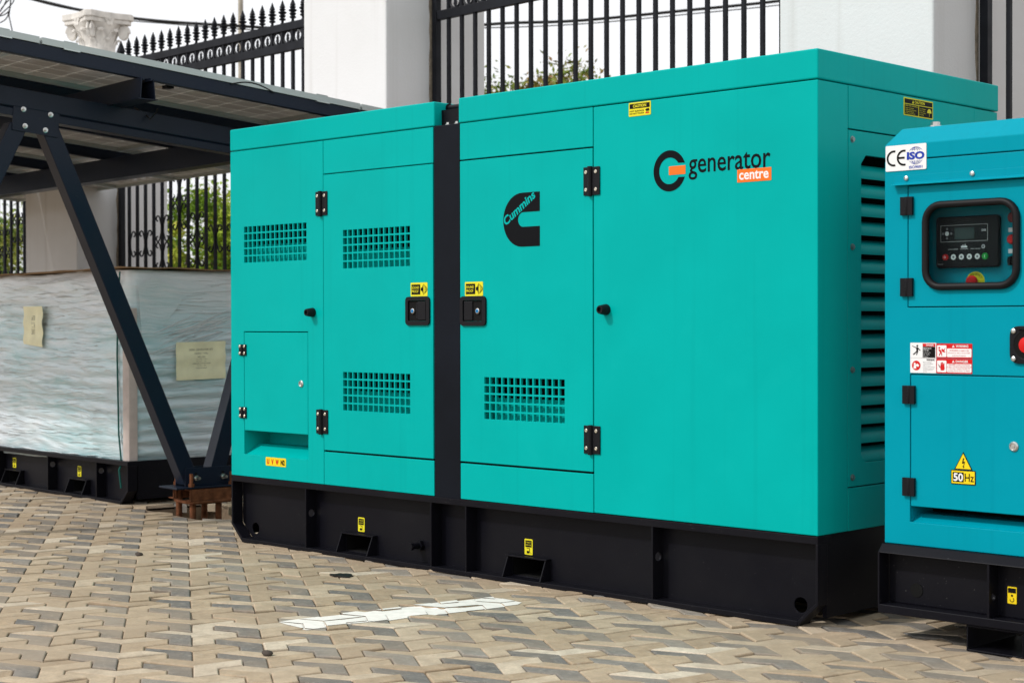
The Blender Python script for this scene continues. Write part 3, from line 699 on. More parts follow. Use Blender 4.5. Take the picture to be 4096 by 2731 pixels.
b1 = button(.593+dx, 1.3040, .0110, GREEN, 'button'); prints('button_mark', WHITE, b1, lambda mb: mb.text('I', .592+dx, .594+dx, 1.2995, 1.3085, yc-.0066, bold=.03))
# emergency stop with its yellow collar, lamp, key switch, buzzer
mb = MB(); mb.lathe([(.034, 0), (.034, -.0015), (.001, -.0015)], (.537, YP-.0003, 1.2205), seg=28, axis='y'); EM = build(mb, 'emergency_stop', YELLOW, G2, label='red mushroom button on a yellow EMERGENCY collar')
mb = MB(); mb.lathe([(.010, 0), (.010, -.018), (.020, -.020), (.021, -.027), (.016, -.032), (.001, -.033)], (.537, YP-.002, 1.2205), seg=20, axis='y'); build(mb, 'mushroom_button', RED, EM, smooth=40)
def f(mb):
    for i, ch in enumerate('EMERGENCY'):
        a = rad(150-120*i/8); cx_, cz_ = .537+.0262*math.cos(a), 1.2205+.0262*math.sin(a)
        mb.text(ch, cx_-.0030, cx_+.0030, cz_-.0040, cz_+.0040, YP-.0024, bold=.02, rot=a-math.pi/2, piv=(cx_, cz_))
prints('collar_lettering', PRINT, EM, f)
button(.672, 1.3575, .0165, RED, 'warning_lamp', .016, YP); button(.674, 1.4300, .018, simple('buzzer_red', (.22, .03, .03), .5), 'buzzer', .010, YP)
mb = MB(); mb.lathe([(.015, 0), (.015, -.006), (.012, -.010)], (.668, YP, 1.2875), seg=18, axis='y'); mb.box(.664, .671, YP-.022, YP-.008, 1.272, 1.300); build(mb, 'key_switch', PLASTIC, G2, smooth=30)
for z in (1.3820, 1.3120): prints('switch_plate', WHITE, G2, lambda mb: mb.flat([(.656, z), (.692, z), (.692, z+.014), (.656, z+.014)], YP-.0008))
# clip hinges
HC = MB(); HC.box(-.0235, -.0025, -.012, 0, -.031, .031); HC.box(.0025, .0225, -.012, 0, -.031, .031); HC.cyl((0, -.009, -.031), (0, -.009, .031), .0055, seg=10)
for i in range(-2, 3): HC.box(-.006, .006, -.0150, -.0142, .010*i-.0007, .010*i+.0007)
HCm = HC.mesh('hinge', PLASTIC, smooth=True, fix=True)
for x, z in ((.3300, 1.480), (.3300, 1.204), (.3385, .8385), (.3385, .525)):
    o = put(HCm, 'hinge', G2, (x, YF-.0002, z)); md = o.modifiers.new('bevel', 'BEVEL'); md.width = .0015; md.segments = 2; md.limit_method = 'ANGLE'
put(LKm, 'lock', G2, (.720, YF, .681))
# round rubber grommet plate on the right
mb = MB(); mb.prism(rrect(.709, .831, .950, 1.072, .03, 4), YF-.010, YF-.0003, 'y', holes=[circ(.770, 1.011, .046, 24)]); FL = build(mb, 'stop_flange', PLASTIC, G2, .003, smooth=30)
mb = MB(); mb.lathe([(.046, -.009), (.046, .03), (.001, .03)], (.770, YF, 1.011), seg=24, axis='y'); build(mb, 'flange_cup', VOID, FL, smooth=True)
mb = MB(); mb.lathe([(.014, .028), (.014, -.004), (.025, -.006), (.026, -.016), (.001, -.022)], (.770, YF, 1.011), seg=20, axis='y'); build(mb, 'stop_button', RED, FL, smooth=40)
for x, z in ((.724, 1.056), (.724, .966)): put(S2m, 'screw', FL, (x, YF-.010, z))
# quality sticker
s = plate_sticker('quality_sticker', .2445, .4015, 1.6020, 1.6895, WHITE, G2, y=YF-.0026, y1=YF-.0006, label='white CE and ISO9001 sticker')
yk = YF-.0033
def f(mb):
    for cx_, kind in ((.2765, 'C'), (.3160, 'E')):
        R0, R1 = .0275, .0205
        arc = [(cx_+R0*math.cos(rad(a)), 1.6455+R0*math.sin(rad(a))) for a in range(75, 286, 10)]+[(cx_+R1*math.cos(rad(a)), 1.6455+R1*math.sin(rad(a))) for a in range(285, 74, -10)]
        mb.flat(arc, yk)
        if kind == 'E': mb.flat([(cx_-.022, 1.642), (cx_+.003, 1.642), (cx_+.003, 1.649), (cx_-.022, 1.649)], yk)
prints('sticker_print', PRINT, s, f)
def f(mb):
    mb.text('ISO', .3275, .3950, 1.6365, 1.6635, yk, bold=.05); mb.text('ISO9001', .3360, .3870, 1.6065, 1.6160, yk, bold=.02)
    gx_, gz_, R = .3615, 1.6500, .0300
    def line(pts): mb.flat(pts+[(a, b+.0009) for a, b in reversed(pts)], yk)
    for sgn in (1, -1):
        for k in (1.0, .6, .25):
            a0, a1 = (32, 148)
            arc = [(gx_+R*k*math.cos(rad(a)), gz_+sgn*R*math.sin(rad(a))) for a in range(a0, a1+1, 8)]
            mb.flat(arc+[(a+(.0010 if k < 1 else 0), b-sgn*.0012) for a, b in reversed(arc)], yk)
        for zz in (.020, .0245): hw = math.sqrt(max(0, R*R-zz*zz)); line([(gx_-hw, gz_+sgn*zz), (gx_+hw, gz_+sgn*zz)])
prints('sticker_lettering', BLUE, s, f)
# danger stickers
def stick(x0, x1, z0, z1, mat, lab): return plate_sticker('safety_sticker', x0, x1, z0, z1, mat, G2, y=YF-.0016, y1=YF-.0003, r=.002, label=lab)
ys = YF-.0022; ys2 = YF-.0027
s = stick(.3405, .4385, .9135, 1.0155, WHITE, 'white DANGER and WARNING sticker with black pictograms')
prints('sticker_red', RED, s, lambda mb: (mb.flat([(.388, 1.0030), (.4355, 1.0030), (.4355, 1.0130), (.388, 1.0130)], ys), mb.flat(circ(.3635, .9385, .0165, 20), ys)))
def f(mb):
    mb.flat([(.388, .9655), (.4355, .9655), (.4355, 1.0022), (.388, 1.0022)], ys)
    mb.flat(circ(.3675, 1.0050, .0035, 10), ys); mb.flat([(.347, 1.0055), (.364, 1.000), (.368, 1.001), (.380, .990), (.378, .988), (.3705, .994), (.3705, .985), (.3655, .973), (.363, .974), (.366, .984), (.354, .974), (.350, .976), (.364, .987), (.363, .997), (.347, 1.004)], ys)
    mb.text('WARNING', .402, .4330, .9550, .9615, ys, bold=.02)
    for i, t_ in enumerate(('Equipment', 'in injury or damage to', 'instructions could result', 'Failure to follow operating', 'using this machine', 'operators manual before', 'Read and understand')): mb.text(t_, .390, .390+.0026*len(t_)*.63, .9170+.0052*i, .9200+.0052*i, ys)
    mb.flat([(.340, .9640), (.4385, .9640), (.4385, .9644), (.340, .9644)], ys)
prints('sticker_print', PRINT, s, f)
def f(mb):
    mb.text('DANGER', .402, .4300, 1.0050, 1.0110, ys2, bold=.02); mb.text('Hazardous', .3895, .4205, .9945, 1.0000, ys2); mb.text('Voltage.', .3895, .4125, .9875, .9925, ys2)
    for i, t_ in enumerate(('Maintenance', 'before working', 'Disconnect power')): mb.text(t_, .3895, .3895+.0024*len(t_)*.75, .9675+.0065*i, .9710+.0065*i, ys2)
    mb.flat(circ(.3580, .9440, .004, 10), ys2); mb.flat([(.353, .928), (.364, .928), (.363, .937), (.372, .934), (.375, .940), (.367, .945), (.362, .941), (.355, .940)], ys2)
prints('sticker_lettering', WHITE, s, f)
for z0, hd, lines, lab in ((.9645, 'WARNING', ('personal injury.', 'manual to warn of possible', 'WARNING is used in this'), 'red WARNING sticker about personal injury'), (.9135, 'DANGER', ('causing shock, burns, or death.', 'from high voltages capable of', 'to warn of risk of electrical shock', 'DANGER is used in this manual'), 'red DANGER sticker about electrical shock')):
    s = stick(.4395, .5715, z0, z0+.0490, RED, lab)
    def f(mb):
        mb.flat(rrect(.4425, .4775, z0+.004, z0+.0430, .003, 3), ys); mb.flat(rrect(.4795, .5695, z0+.004, z0+.0325, .003, 3), ys); mb.text(hd, .5120, .5580, z0+.0365, z0+.0445, ys, bold=.02)
        mb.flat([(.4980, z0+.0365), (.5075, z0+.0365), (.5028, z0+.0450)], ys)
    prints('sticker_white', WHITE, s, f)
    def f(mb):
        if hd == 'WARNING': mb.flat(circ(.451, z0+.0345, .0035, 10), ys2); mb.flat([(.449, z0+.030), (.456, z0+.028), (.460, z0+.022), (.462, z0+.008), (.459, z0+.008), (.457, z0+.018), (.452, z0+.008), (.449, z0+.009), (.454, z0+.020), (.448, z0+.026)], ys2); mb.flat([(.458, z0+.030), (.464, z0+.032), (.466, z0+.028), (.474, z0+.035), (.470, z0+.025), (.474, z0+.019), (.466, z0+.020), (.462, z0+.022)], ys2)
        else: mb.flat([(.455, z0+.024), (.457, z0+.037), (.460, z0+.037), (.4605, z0+.026), (.4615, z0+.038), (.4645, z0+.038), (.465, z0+.026), (.467, z0+.035), (.470, z0+.034), (.470, z0+.020), (.472, z0+.018), (.468, z0+.010), (.456, z0+.010)], ys2); mb.flat([(.445, z0+.033), (.451, z0+.027), (.448, z0+.026), (.456, z0+.017), (.452, z0+.020), (.455, z0+.021)], ys2)
        mb.text('A', .5020, .5036, z0+.0380, z0+.0425, ys2)
        st = .0085 if len(lines) == 3 else .0068
        for i, t_ in enumerate(lines): wd = len(t_)*(.0031 if len(lines) == 3 else .00265); mb.text(t_, .5245-wd/2, .5245+wd/2, z0+.0065+st*i, z0+.0115+st*i, ys2)
    prints('sticker_lettering', RED, s, f)
# 50 Hz and high-voltage stickers
s = plate_sticker('frequency_sticker', .4940, .5845, .5455, .5935, PRINT, G2, y=YF-.0016, y1=YF-.0003, r=.004, label='yellow 50Hz sticker with black border')
prints('sticker_yellow', YELLOW2, s, lambda mb: (mb.flat([(.4970, .5485), (.5010, .5485), (.5010, .5905), (.4970, .5905)], ys), mb.flat([(.5010, .5485), (.5420, .5485), (.5420, .5530), (.5010, .5530)], ys), mb.flat([(.5010, .5860), (.5420, .5860), (.5420, .5905), (.5010, .5905)], ys), mb.flat([(.5420, .5485), (.5815, .5485), (.5815, .5905), (.5420, .5905)], ys)))
prints('sticker_lettering', WHITE, s, lambda mb: mb.text('50', .5040, .5395, .5560, .5830, ys2, bold=.03))
prints('sticker_print', PRINT, s, lambda mb: mb.text('Hz', .5455, .5790, .5560, .5830, ys2, bold=.01))
mb = MB(); mb.prism([(.5065, .5950), (.5730, .5950), (.5395, .6540)], YF-.0016, YF-.0003, 'y'); s = build(mb, 'voltage_sticker', PRINT, G2, label='yellow triangle high voltage sticker')
prints('sticker_yellow', YELLOW2, s, lambda mb: mb.flat([(.5115, .5978), (.5680, .5978), (.5395, .6485)], ys))
prints('sticker_print', PRINT, s, lambda mb: (mb.flat([(.5395, .6340), (.5440, .6340), (.5405, .6210), (.5470, .6230), (.5420, .6060), (.5400, .6070), (.5425, .6175), (.5350, .6150)], ys2), mb.flat([(.5365, .6080), (.5450, .6060), (.5410, .6000)], ys2)))
# skid of the small generator
mb = MB()
mb.prism([(YF-.040, .296), (YF-.012, .3245), (YF+.06, .3245), (YF+.06, .296)], .236, XR, 'x'); mb.box(.2365, XR-.001, YF-.039, YF+.05, .089, .119); mb.box(.2440, XR-.02, YF+.022, YF+.028, .1192, .2955)
SB = build(mb, 'side_beam', BASE_BLACK, G2, .003)
mb = MB(); mb.prism([(.2368, .117), (.2368, .298), (.2430, .298), (.2430, .117)], YF-.0395, YF+.0215, 'y'); build(mb, 'end_plate', BASE_BLACK, SB)
for x, hl in ((.649, True), (1.08, True)):
    mb = MB(); mb.prism([(YF-.037, .1195), (YF+.0215, .1195), (YF+.0215, .2955), (YF-.037, .2955)], x-.004, x+.004, 'x', holes=[circ(YF-.008, .187, .013)]); build(mb, 'stiffener', BASE_BLACK, SB)
mb = MB(); mb.prism(circ(0.352, 0.171, .024, 20), YF+.0195, YF+.0215, 'y'); build(mb, 'lifting_hole', VOID, SB)
mb = MB(); mb.box(.246, XR-.02, YF+.0285, YB, .10, .2935); build(mb, 'cross_frame', BASE_BLACK, G2)
s = plate_sticker('hook_sticker', 0.688, 0.720, 0.166, 0.221, YELLOW2, G2, y=YF+.0195, y1=YF+.0215, r=.002, label='yellow lifting hook sticker')
def f(mb):
    st_ = len(mb.v); y = YF+.0190; mb.flat([(.755, .214), (.783, .214), (.783, .230), (.755, .230)], y)
    pts = [(.769+.008*math.cos(rad(a)), .192+.008*math.sin(rad(a))) for a in range(170, 440, 15)]; mb.flat(pts+[(.769+.0055*math.cos(rad(a)), .192+.0055*math.sin(rad(a))) for a in range(425, 169, -15)], y)
    mb.flat(circ(.769, .2055, .004, 10), y); mb.map(lambda v: (v.x+-0.0650, v.y, v.z+-0.0130), st_)
prints('sticker_print', PRINT, s, f)
def foot(x0, x1):
    mb = MB(); o_ = [(x0, .0005), (x1, .0005), (x1, .0875), (x0, .0875)]; i_ = [(x0+.006, .0075), (x1-.006, .0075), (x1-.006, .0805), (x0+.006, .0805)]
    mb.prism(o_, YF-.030, YF+.30, 'y', holes=[i_]); return build(mb, 'foot_channel', BASE_BLACK, G2, .002)
foot(.567, .771); foot(1.10, 1.304)

# ================================================================== WRAPPED GENERATOR ON THE LEFT
WG = thing('wrapped_generator', 'generator wrapped in clear plastic film on a black skid under the solar roof', 'generator', (-5.225, .516, 0), rad(-3))
WL, WW, WH = 2.45, 1.02, .262
skid(WG, WL, WW, WH, [(-.385, True), (-1.02, True), (-1.75, False)], [(-.80, -.575), (-1.70, -1.475)], [], [], BASE_BLACK)
fork_sticker(WG, -.735, .122); fork_sticker(WG, -1.635, .122)
def film_mat():
    """several layers of stretch film: milky bands, crumpled white creases, glossy skin"""
    mt, t, b = nodes('stretch_film'); v = coords(t)
    wv = N(t, 'ShaderNodeTexNoise'); wv.inputs['Scale'].default_value = 2.6; wv.inputs['Detail'].default_value = 3; t.links.new(v, wv.inputs['Vector'])
    wm = N(t, 'ShaderNodeVectorMath', operation='SCALE'); wm.inputs['Scale'].default_value = .10; t.links.new(wv.outputs['Color'], wm.inputs[0])
    wa = N(t, 'ShaderNodeVectorMath', operation='ADD'); t.links.new(v, wa.inputs[0]); t.links.new(wm.outputs[0], wa.inputs[1])
    def st(sc, k=1.0, det=4, rg=.6):
        mp = N(t, 'ShaderNodeMapping'); mp.inputs['Scale'].default_value = sc; t.links.new(wa.outputs[0], mp.inputs['Vector']); return noise_n(t, mp.outputs[0], k, det, rg)
    lay = st((1.0, 1.0, 9)); fine = st((4, 4, 46)); crease = st((5, 5, 105), 1.0, 5, .72); cl = noise_n(t, v, 1.5, 4); big_ = noise_n(t, v, .9, 2)
    c = mix(t, ramp(t, lay, [(.34, 0.0), (.64, 1.0)]), (.34, .60, .63), (.66, .80, .84))
    c = mix(t, ramp(t, cl, [(.42, 0.0), (.66, .70)]), c, (.66, .69, .74))
    c = mix(t, ramp(t, fine, [(.48, 0.0), (.70, .62)]), c, (.82, .86, .87))
    c = mix(t, ramp(t, crease, [(.60, 0.0), (.72, .60)]), c, (.93, .95, .96))
    sx = N(t, 'ShaderNodeSeparateXYZ'); t.links.new(v, sx.inputs[0])
    top = N(t, 'ShaderNodeMapRange'); top.inputs[1].default_value = 1.05; top.inputs[2].default_value = 1.40; top.inputs[4].default_value = .75; t.links.new(sx.outputs['Z'], top.inputs[0])
    c = mix(t, top.outputs[0], c, (.84, .82, .81))
    t.links.new(c, b.inputs['Base Color']); b.inputs['Roughness'].default_value = .20; b.inputs['Specular IOR Level'].default_value = .7
    b.inputs['Coat Weight'].default_value = .6; b.inputs['Coat Roughness'].default_value = .06
    h = mix(t, .45, fine, crease); bump(t, b, h, .55, .022); return mt
FILM = film_mat()
x0, x1, y0, y1, rc = -WL+.05, -.050, .040, WW-.03, .075
path = []
def seg_(a, b, n): return [(a[0]+(b[0]-a[0])*i/n, a[1]+(b[1]-a[1])*i/n) for i in range(n)]
path += seg_((x0+rc, y0), (x1-rc, y0), 110); path += [(x1-rc+rc*math.sin(rad(a)), y0+rc-rc*math.cos(rad(a))) for a in range(0, 90, 15)]
path += seg_((x1, y0+rc), (x1, y1-rc), 60); path += [(x1-rc+rc*math.cos(rad(a)), y1-rc+rc*math.sin(rad(a))) for a in range(0, 90, 15)]
path += seg_((x1-rc, y1), (x0+rc, y1), 30)+[(x0, y1-rc)]+seg_((x0, y1-rc*2), (x0, y0+rc*2), 20)+[(x0, y0+rc)]
n = len(path); rows = 110; vs = []; fs = []
cx_, cy_ = (x0+x1)/2, (y0+y1)/2
for j in range(rows+1):
    z = .232+(1.412-.232)*j/rows
    for i, (x, y) in enumerate(path):
        p, q = path[i-1], path[(i+1) % n]; tx, ty = q[0]-p[0], q[1]-p[1]; l = math.hypot(tx, ty); nx, ny = ty/l, -tx/l
        d = .018*noise.noise(Vector((x*1.6, y*1.6, z*3)))+.008*noise.noise(Vector((x*2.2, y*2.2, z*22)))+.005*noise.noise(Vector((x*5, y*5, z*55+x*6)))+.022*math.sin(min(1, max(0, (z-.23)/1.19))*math.pi)-.03*max(0, (z-1.30)/.12)**2
        corner = min(1, min(abs(x-x1)+abs(y-y0), abs(x-x0)+abs(y-y1))/.12); d *= .45+.55*corner
        rib = max(0, min(1, (1.02-z)/.2))*corner*(.8 if x > x1-.02 else .12); d += rib*.010*math.sin(z*2*math.pi/.071+noise.noise(Vector((x*2, y*2, z)))*.8)
        if j < 4: d += -.004*(4-j)+.012*noise.noise(Vector((x*4, y*4, 7.7)))
        dz = .018*noise.noise(Vector((x*1.7, y*1.7, 2.2))) if j == 0 else (.020*noise.noise(Vector((x*1.3, y*1.3, 5.2)))*max(0, (j-rows+8)/8))
        vs.append((x+nx*d, y+ny*d, z+dz+(-.035*max(0, (x1-x)/2.4) if j < 6 else 0)))
for j in range(rows):
    for i in range(n): k = (i+1) % n; fs.append((j*n+i, j*n+k, (j+1)*n+k, (j+1)*n+i))
vs.append((cx_, cy_, 1.40)); fs += [((rows)*n+i, rows*n+(i+1) % n, len(vs)-1) for i in range(n)]
mb = MB(); mb.add(vs, fs); build(mb, 'plastic_wrap', FILM, WG, smooth=70, fix=False)
CREASE = simple('film_crease', (.90, .92, .92), .14, spec=.9)
rc_ = random.Random(21); ridge = MB()
def film_d(x, y, z):
    d = .018*noise.noise(Vector((x*1.6, y*1.6, z*3)))+.008*noise.noise(Vector((x*2.2, y*2.2, z*22)))+.005*noise.noise(Vector((x*5, y*5, z*55+x*6)))+.022*math.sin(min(1, max(0, (z-.23)/1.19))*math.pi)-.03*max(0, (z-1.30)/.12)**2
    return d
def crease(face, a0, z0_, ln, slope, wd):
    n_ = 10; L_, C_, R_2 = [], [], []
    for i in range(n_+1):
        u = i/n_; a = a0+ln*u; z = z0_+slope*ln*u+.006*noise.noise(Vector((a*7, z0_*9, 3))); ww = wd*math.sin(math.pi*min(1, max(.02, u)))**.5
        if face == 'f':
            if not x0+.05 < a < x1-.10: return
            d = film_d(a, y0, z)+.0035; P = lambda zz, dd: (a, y0-dd, zz)
        else:
            if not y0+.10 < a < y1-.05: return
            d = film_d(x1, a, z)+.0035; P = lambda zz, dd: (x1+dd, a, zz)
        L_.append(P(z-ww, d-.002)); C_.append(P(z+ww*.3, d+.0035)); R_2.append(P(z+ww, d-.002))
    k = len(ridge.v); ridge.v += [Vector(p) for p in L_+C_+R_2]; m_ = n_+1
    for i in range(n_):
        ridge.f.append((k+i, k+i+1, k+m_+i+1, k+m_+i)); ridge.f.append((k+m_+i, k+m_+i+1, k+2*m_+i+1, k+2*m_+i))
for i in range(330): crease('f', rc_.uniform(-1.95, -.2), .28+1.1*rc_.random()**.75, rc_.uniform(.04, .30), rc_.gauss(0, .05), rc_.uniform(.0008, .0026))
for i in range(150): crease('r', rc_.uniform(.12, .85), rc_.uniform(.28, 1.36), rc_.uniform(.05, .32), rc_.gauss(.03, .06), rc_.uniform(.0008, .0026))
for i in range(60): crease('r', rc_.uniform(.18, .5), rc_.uniform(.85, 1.05), rc_.uniform(.2, .42), rc_.uniform(.18, .42), rc_.uniform(.0010, .0030))
for i in range(60): crease('r' if i % 3 else 'f', rc_.uniform(.12, .8) if i % 3 else rc_.uniform(-1.8, -.3), rc_.uniform(.235, .275), rc_.uniform(.1, .3), rc_.gauss(0, .04), rc_.uniform(.0015, .004))
ro = build(ridge, 'film_creases', CREASE, WG, smooth=True, fix=False); ro['kind'] = 'stuff'
# cardboard lid with a ragged drooping edge
vs = []; fs = []; pts = []
M_ = 120
for i in range(M_):
    t = i/M_*4; s_ = int(t); a = t-s_
    cr = [(x0-.03, y0-.03), (x1+.03, y0-.03), (x1+.03, y1+.03), (x0-.03, y1+.03)]
    p, q = cr[s_], cr[(s_+1) % 4]; x = p[0]+(q[0]-p[0])*a; y = p[1]+(q[1]-p[1])*a
    k = 1+.012*noise.noise(Vector((x*9, y*9, 1))); dz = .012*noise.noise(Vector((x*4, y*4, 9)))-.02*max(0, (x1-x-.6)/2)
    pts.append((cx_+(x-cx_)*k, cy_+(y-cy_)*k, 1.425+dz))
vs = [(p[0], p[1], p[2]-.006) for p in pts]+pts+[((p[0]-cx_)*.8+cx_, (p[1]-cy_)*.8+cy_, 1.428) for p in pts]
fs = [(i, (i+1) % M_, M_+(i+1) % M_, M_+i) for i in range(M_)]+[(M_+i, M_+(i+1) % M_, 2*M_+(i+1) % M_, 2*M_+i) for i in range(M_)]+[tuple(range(2*M_, 3*M_)), tuple(reversed(range(M_)))]
mb = MB(); mb.add(vs, fs); build(mb, 'cardboard_lid', CARD, WG, fix=False)
# film flap taped over the upper corner
mb = MB(); fl = [(0, 1.31), (.10, 1.37), (.27, 1.30), (.30, 1.22), (.16, 1.06), (.02, 1.02)]
mb.prism([(y0+.05+a, z) for a, z in fl], x1+.024, x1+.027, 'x'); build(mb, 'film_flap', FILM, WG, .001)
# edge protector and strap at the front corner
mb = MB(); mb.prism([(x1-.040, y0-.020), (x1-.010, y0-.019), (x1+.012, y0-.006), (x1+.021, y0+.020), (x1+.022, y0+.045), (x1+.017, y0+.045), (x1+.016, y0+.022), (x1+.008, y0-.001), (x1-.012, y0-.013), (x1-.040, y0-.014)], .25, 1.18, 'z'); build(mb, 'edge_protector', EDGEBOARD, WG, .002, smooth=40)
mb = MB(); mb.tube([(x1-.085, y0-.010, 1.40), (x1-.082, y0-.026, 1.20), (x1-.080, y0-.034, .90), (x1-.072, y0-.030, .42), (x1-.062, y0-.018, .24), (x1-.038, y0-.048, .205), (x1-.018, y0-.046, .10)], .006, 6); build(mb, 'strap', STRAPGREEN, WG, smooth=True)
# paper labels under the film
def paper(name, fn, nx, nz, w_, h_, text=None, lab=None):
    vs = []; fs = []
    for j in range(nz+1):
        for i in range(nx+1):
            a, b = i/nx, j/nz; vs.append(fn(a, b, .004*noise.noise(Vector((a*3, b*4, w_*9)))+.003*math.sin(b*14)))
    for j in range(nz):
        for i in range(nx): k = j*(nx+1)+i; fs.append((k, k+1, k+nx+2, k+nx+1))
    mb = MB(); mb.add(vs, fs); o = build(mb, name, PAPER, WG, smooth=True, fix=False, label=lab)
    if text:
        mb = MB()
        for (body, a0, a1, b0, b1) in text: mb.text(body, a0, a1, b0, b1, 0)
        mb.map(lambda v: fn(v.x, v.z, .004*noise.noise(Vector((v.x*3, v.z*4, w_*9)))+.003*math.sin(v.z*14)+.0009)); build(mb, 'paper_print', simple('faded_print', (.20, .19, .13), .7), o, fix=False)
pv0, pv1 = .340, .694
paper('shipping_label', lambda a, b, d: (x1+.042+d, pv0+(pv1-pv0)*a, .738+.233*b+.006*a), 14, 10, 1, 1,
      [('DIESEL GENERATOR SET', .26, .74, .765, .815), ('(SILENT TYPE)', .37, .64, .655, .715), ('KRC-50/S', .43, .58, .575, .620), ('Gross Weight: 1140KG', .39, .62, .520, .548), ('Net Weight: 1120KG', .40, .61, .462, .490), ('DIMENSION: 2245*985*1350MM', .33, .69, .410, .438), ('Quantity: 1 SET', .42, .60, .350, .380), ('MADE IN CHINA', .40, .62, .290, .320)], 'yellow paper label reading DIESEL GENERATOR SET')
paper('paper_slip', lambda a, b, d: (-1.335+.265*a, y0-.044-d, .955+.245*b-.020*a*(1-b)), 8, 12, 2, 1, [('11/16', .45, .62, .45, .60), ('33/17', .42, .60, .28, .42), ('6170', .44, .60, .64, .76)], 'narrow yellow paper slip under the film')

# ================================================================== SOLAR CARPORT
CP = thing('solar_carport', 'dark steel carport frame with slanted struts carrying solar panels', 'carport', (-4.5694, .5896, 0), rad(-5.5))
SL = -.0875; VO = .149
def zb(y): return 2.283+SL*(y+VO+.37)            # top of the rafter beam at local y
def box_along(p, q, wx, wy, x0):
    """square tube in the y-z plane from p to q"""
    (ya, za), (yb, zb_) = p, q; d = math.hypot(yb-ya, zb_-za); ny, nz = -(zb_-za)/d*wy/2, (yb-ya)/d*wy/2
    mb = MB(); mb.prism([(ya+ny, za+nz), (yb+ny, zb_+nz), (yb-ny, zb_-nz), (ya-ny, za-nz)], x0-wx, x0, 'x'); return mb
def strut(p, q):
    o = build(box_along(p, q, .095, .096, -.006), 'strut', NAVY, CP, .004)
    return o
def foot_set(yc_):
    mb = MB(); mb.box(-.165, .045, yc_-.185, yc_+.20, .148, .158); bp = build(mb, 'base_plate', NAVY, CP, .002)
    for xx in (-.109, .0): mb = MB(); mb.box(xx-.006, xx, yc_-.108, yc_+.20, .1585, .263); build(mb, 'foot_bracket', NAVY, bp, .0015)
    for yy in (-.04, .135):
        mb = MB(); mb.cyl((.0, yc_+yy, .205), (.012, yc_+yy, .205), .017, seg=6); mb.cyl((.012, yc_+yy, .205), (.045, yc_+yy, .205), .009, seg=10); build(mb, 'bolt', STEEL, bp)
        mb = MB(); mb.prism([(yc_+yy-.008, .205), (yc_+yy+.008, .205), (yc_+yy+.008, .235), (yc_+yy-.008, .235)], .0002, .0012, 'x'); build(mb, 'slot', VOID, bp)
    for xx, yy in ((.030, -.085), (.030, .175), (-.145, -.085), (-.145, .175)):
        mb = MB(); mb.cyl((xx, yc_+yy, .08), (xx, yc_+yy, .232), .0105, seg=10); mb.cyl((xx, yc_+yy, .1585), (xx, yc_+yy, .176), .019, seg=6); build(mb, 'anchor_rod', RUST, bp)
    for xx in (-.16, .035):
        mb = MB(); mb.prism([(xx-.05, .078), (xx+.01, .078), (xx+.01, .143), (xx-.05, .143), (xx-.05, .137), (xx+.002, .137), (xx+.002, .084), (xx-.05, .084)], yc_-.10, yc_+.24, 'y'); build(mb, 'rusty_channel', RUST, CP, .001)
    for xx, yy in ((.01, -.065), (.012, .10), (-.15, -.065), (-.15, .10)):
        mb = MB(); mb.cyl((xx, yc_+yy, -.15), (xx, yc_+yy, .135), .0185, seg=10); build(mb, 'rusty_post', RUST, CP, smooth=True)
    mb = MB(); mb.tube([(.045, yc_+.16, .070), (.040, yc_+.02, .066), (.036, yc_-.08, .068), (-.02, yc_-.11, .072), (-.12, yc_-.105, .076)], .011, 8); build(mb, 'rusty_rod', RUST, CP, smooth=True)
foot_set(.0)
strut((-.062, .185), (-.905, 2.13)); strut((.092, .185), (.680, 2.13)); strut((-1.085, 2.13), (-2.03, .185)); foot_set(-2.11)
mb = MB()
for a, b, c, d in ((-.004, -.085, -.148, .0),): pass
yA, yB = -2.25, 1.62
mb.prism([(0, 0), (0, -.098), (-.004, -.102), (-.012, -.102), (-.012, -.106), (-.002, -.110), (-.002, -.150), (-.085, -.150), (-.085, 0)], yA, yB, 'y'); mb.map(lambda v: (v.x, v.y, v.z+zb(v.y))); build(mb, 'rafter_beam', NAVY, CP, .002)
# gusset plates with bolts
cb = MB(); cb.lathe([(.018, 0), (.018, .003), (.014, .004)], seg=14, axis='x'); cb.cyl((.003,0,0), (.014,0,0), .0135, seg=6); cb.cyl((.014,0,0), (.026,0,0), .0075, seg=10); cb.map(lambda v: v*.8); CBm = cb.mesh('bolt', STEEL, smooth=True, fix=True)
for yo in (0.0, 1.78):
    pts = [(-1.115+yo, 2.236), (-.855+yo, 2.213), (-.868+yo, 2.085), (-1.122+yo, 2.110)]
    if yo: pts = [(y, z-.12) for y, z in pts]
    mb = MB(); mb.prism(pts, -.0055, .0025, 'x'); gp = build(mb, 'gusset_plate', NAVY, CP, .0015)
    for y, z in ((-1.060, 2.222), (-.908, 2.205), (-1.052, 2.134), (-.938, 2.120)): link('bolt', CBm, gp, (.0025, y+yo, z-(.12 if yo else 0)))
# purlins: hat channels running away under the panels
def purlin(y, xe, dn=0.0):
    h = .117+dn; zz_ = zb(y)-dn
    mb = MB(); pr = [(-.058, 0), (.058, 0), (.058, .004), (.046, .004), (.036, h), (.020, h), (.020, h-.016), (.025, h-.016), (.032, h-.004), (.041, .004), (-.041, .004), (-.032, h-.004), (-.025, h-.016), (-.020, h-.016), (-.020, h), (-.036, h), (-.046, .004), (-.058, .004)]
    mb.prism([(y+a, zz_+b) for a, b in pr], -7.2, xe, 'x'); return build(mb, 'purlin', NAVY, CP)
purlin(-.52, .36); purlin(.80, .85, .038); purlin(-1.9, .36)
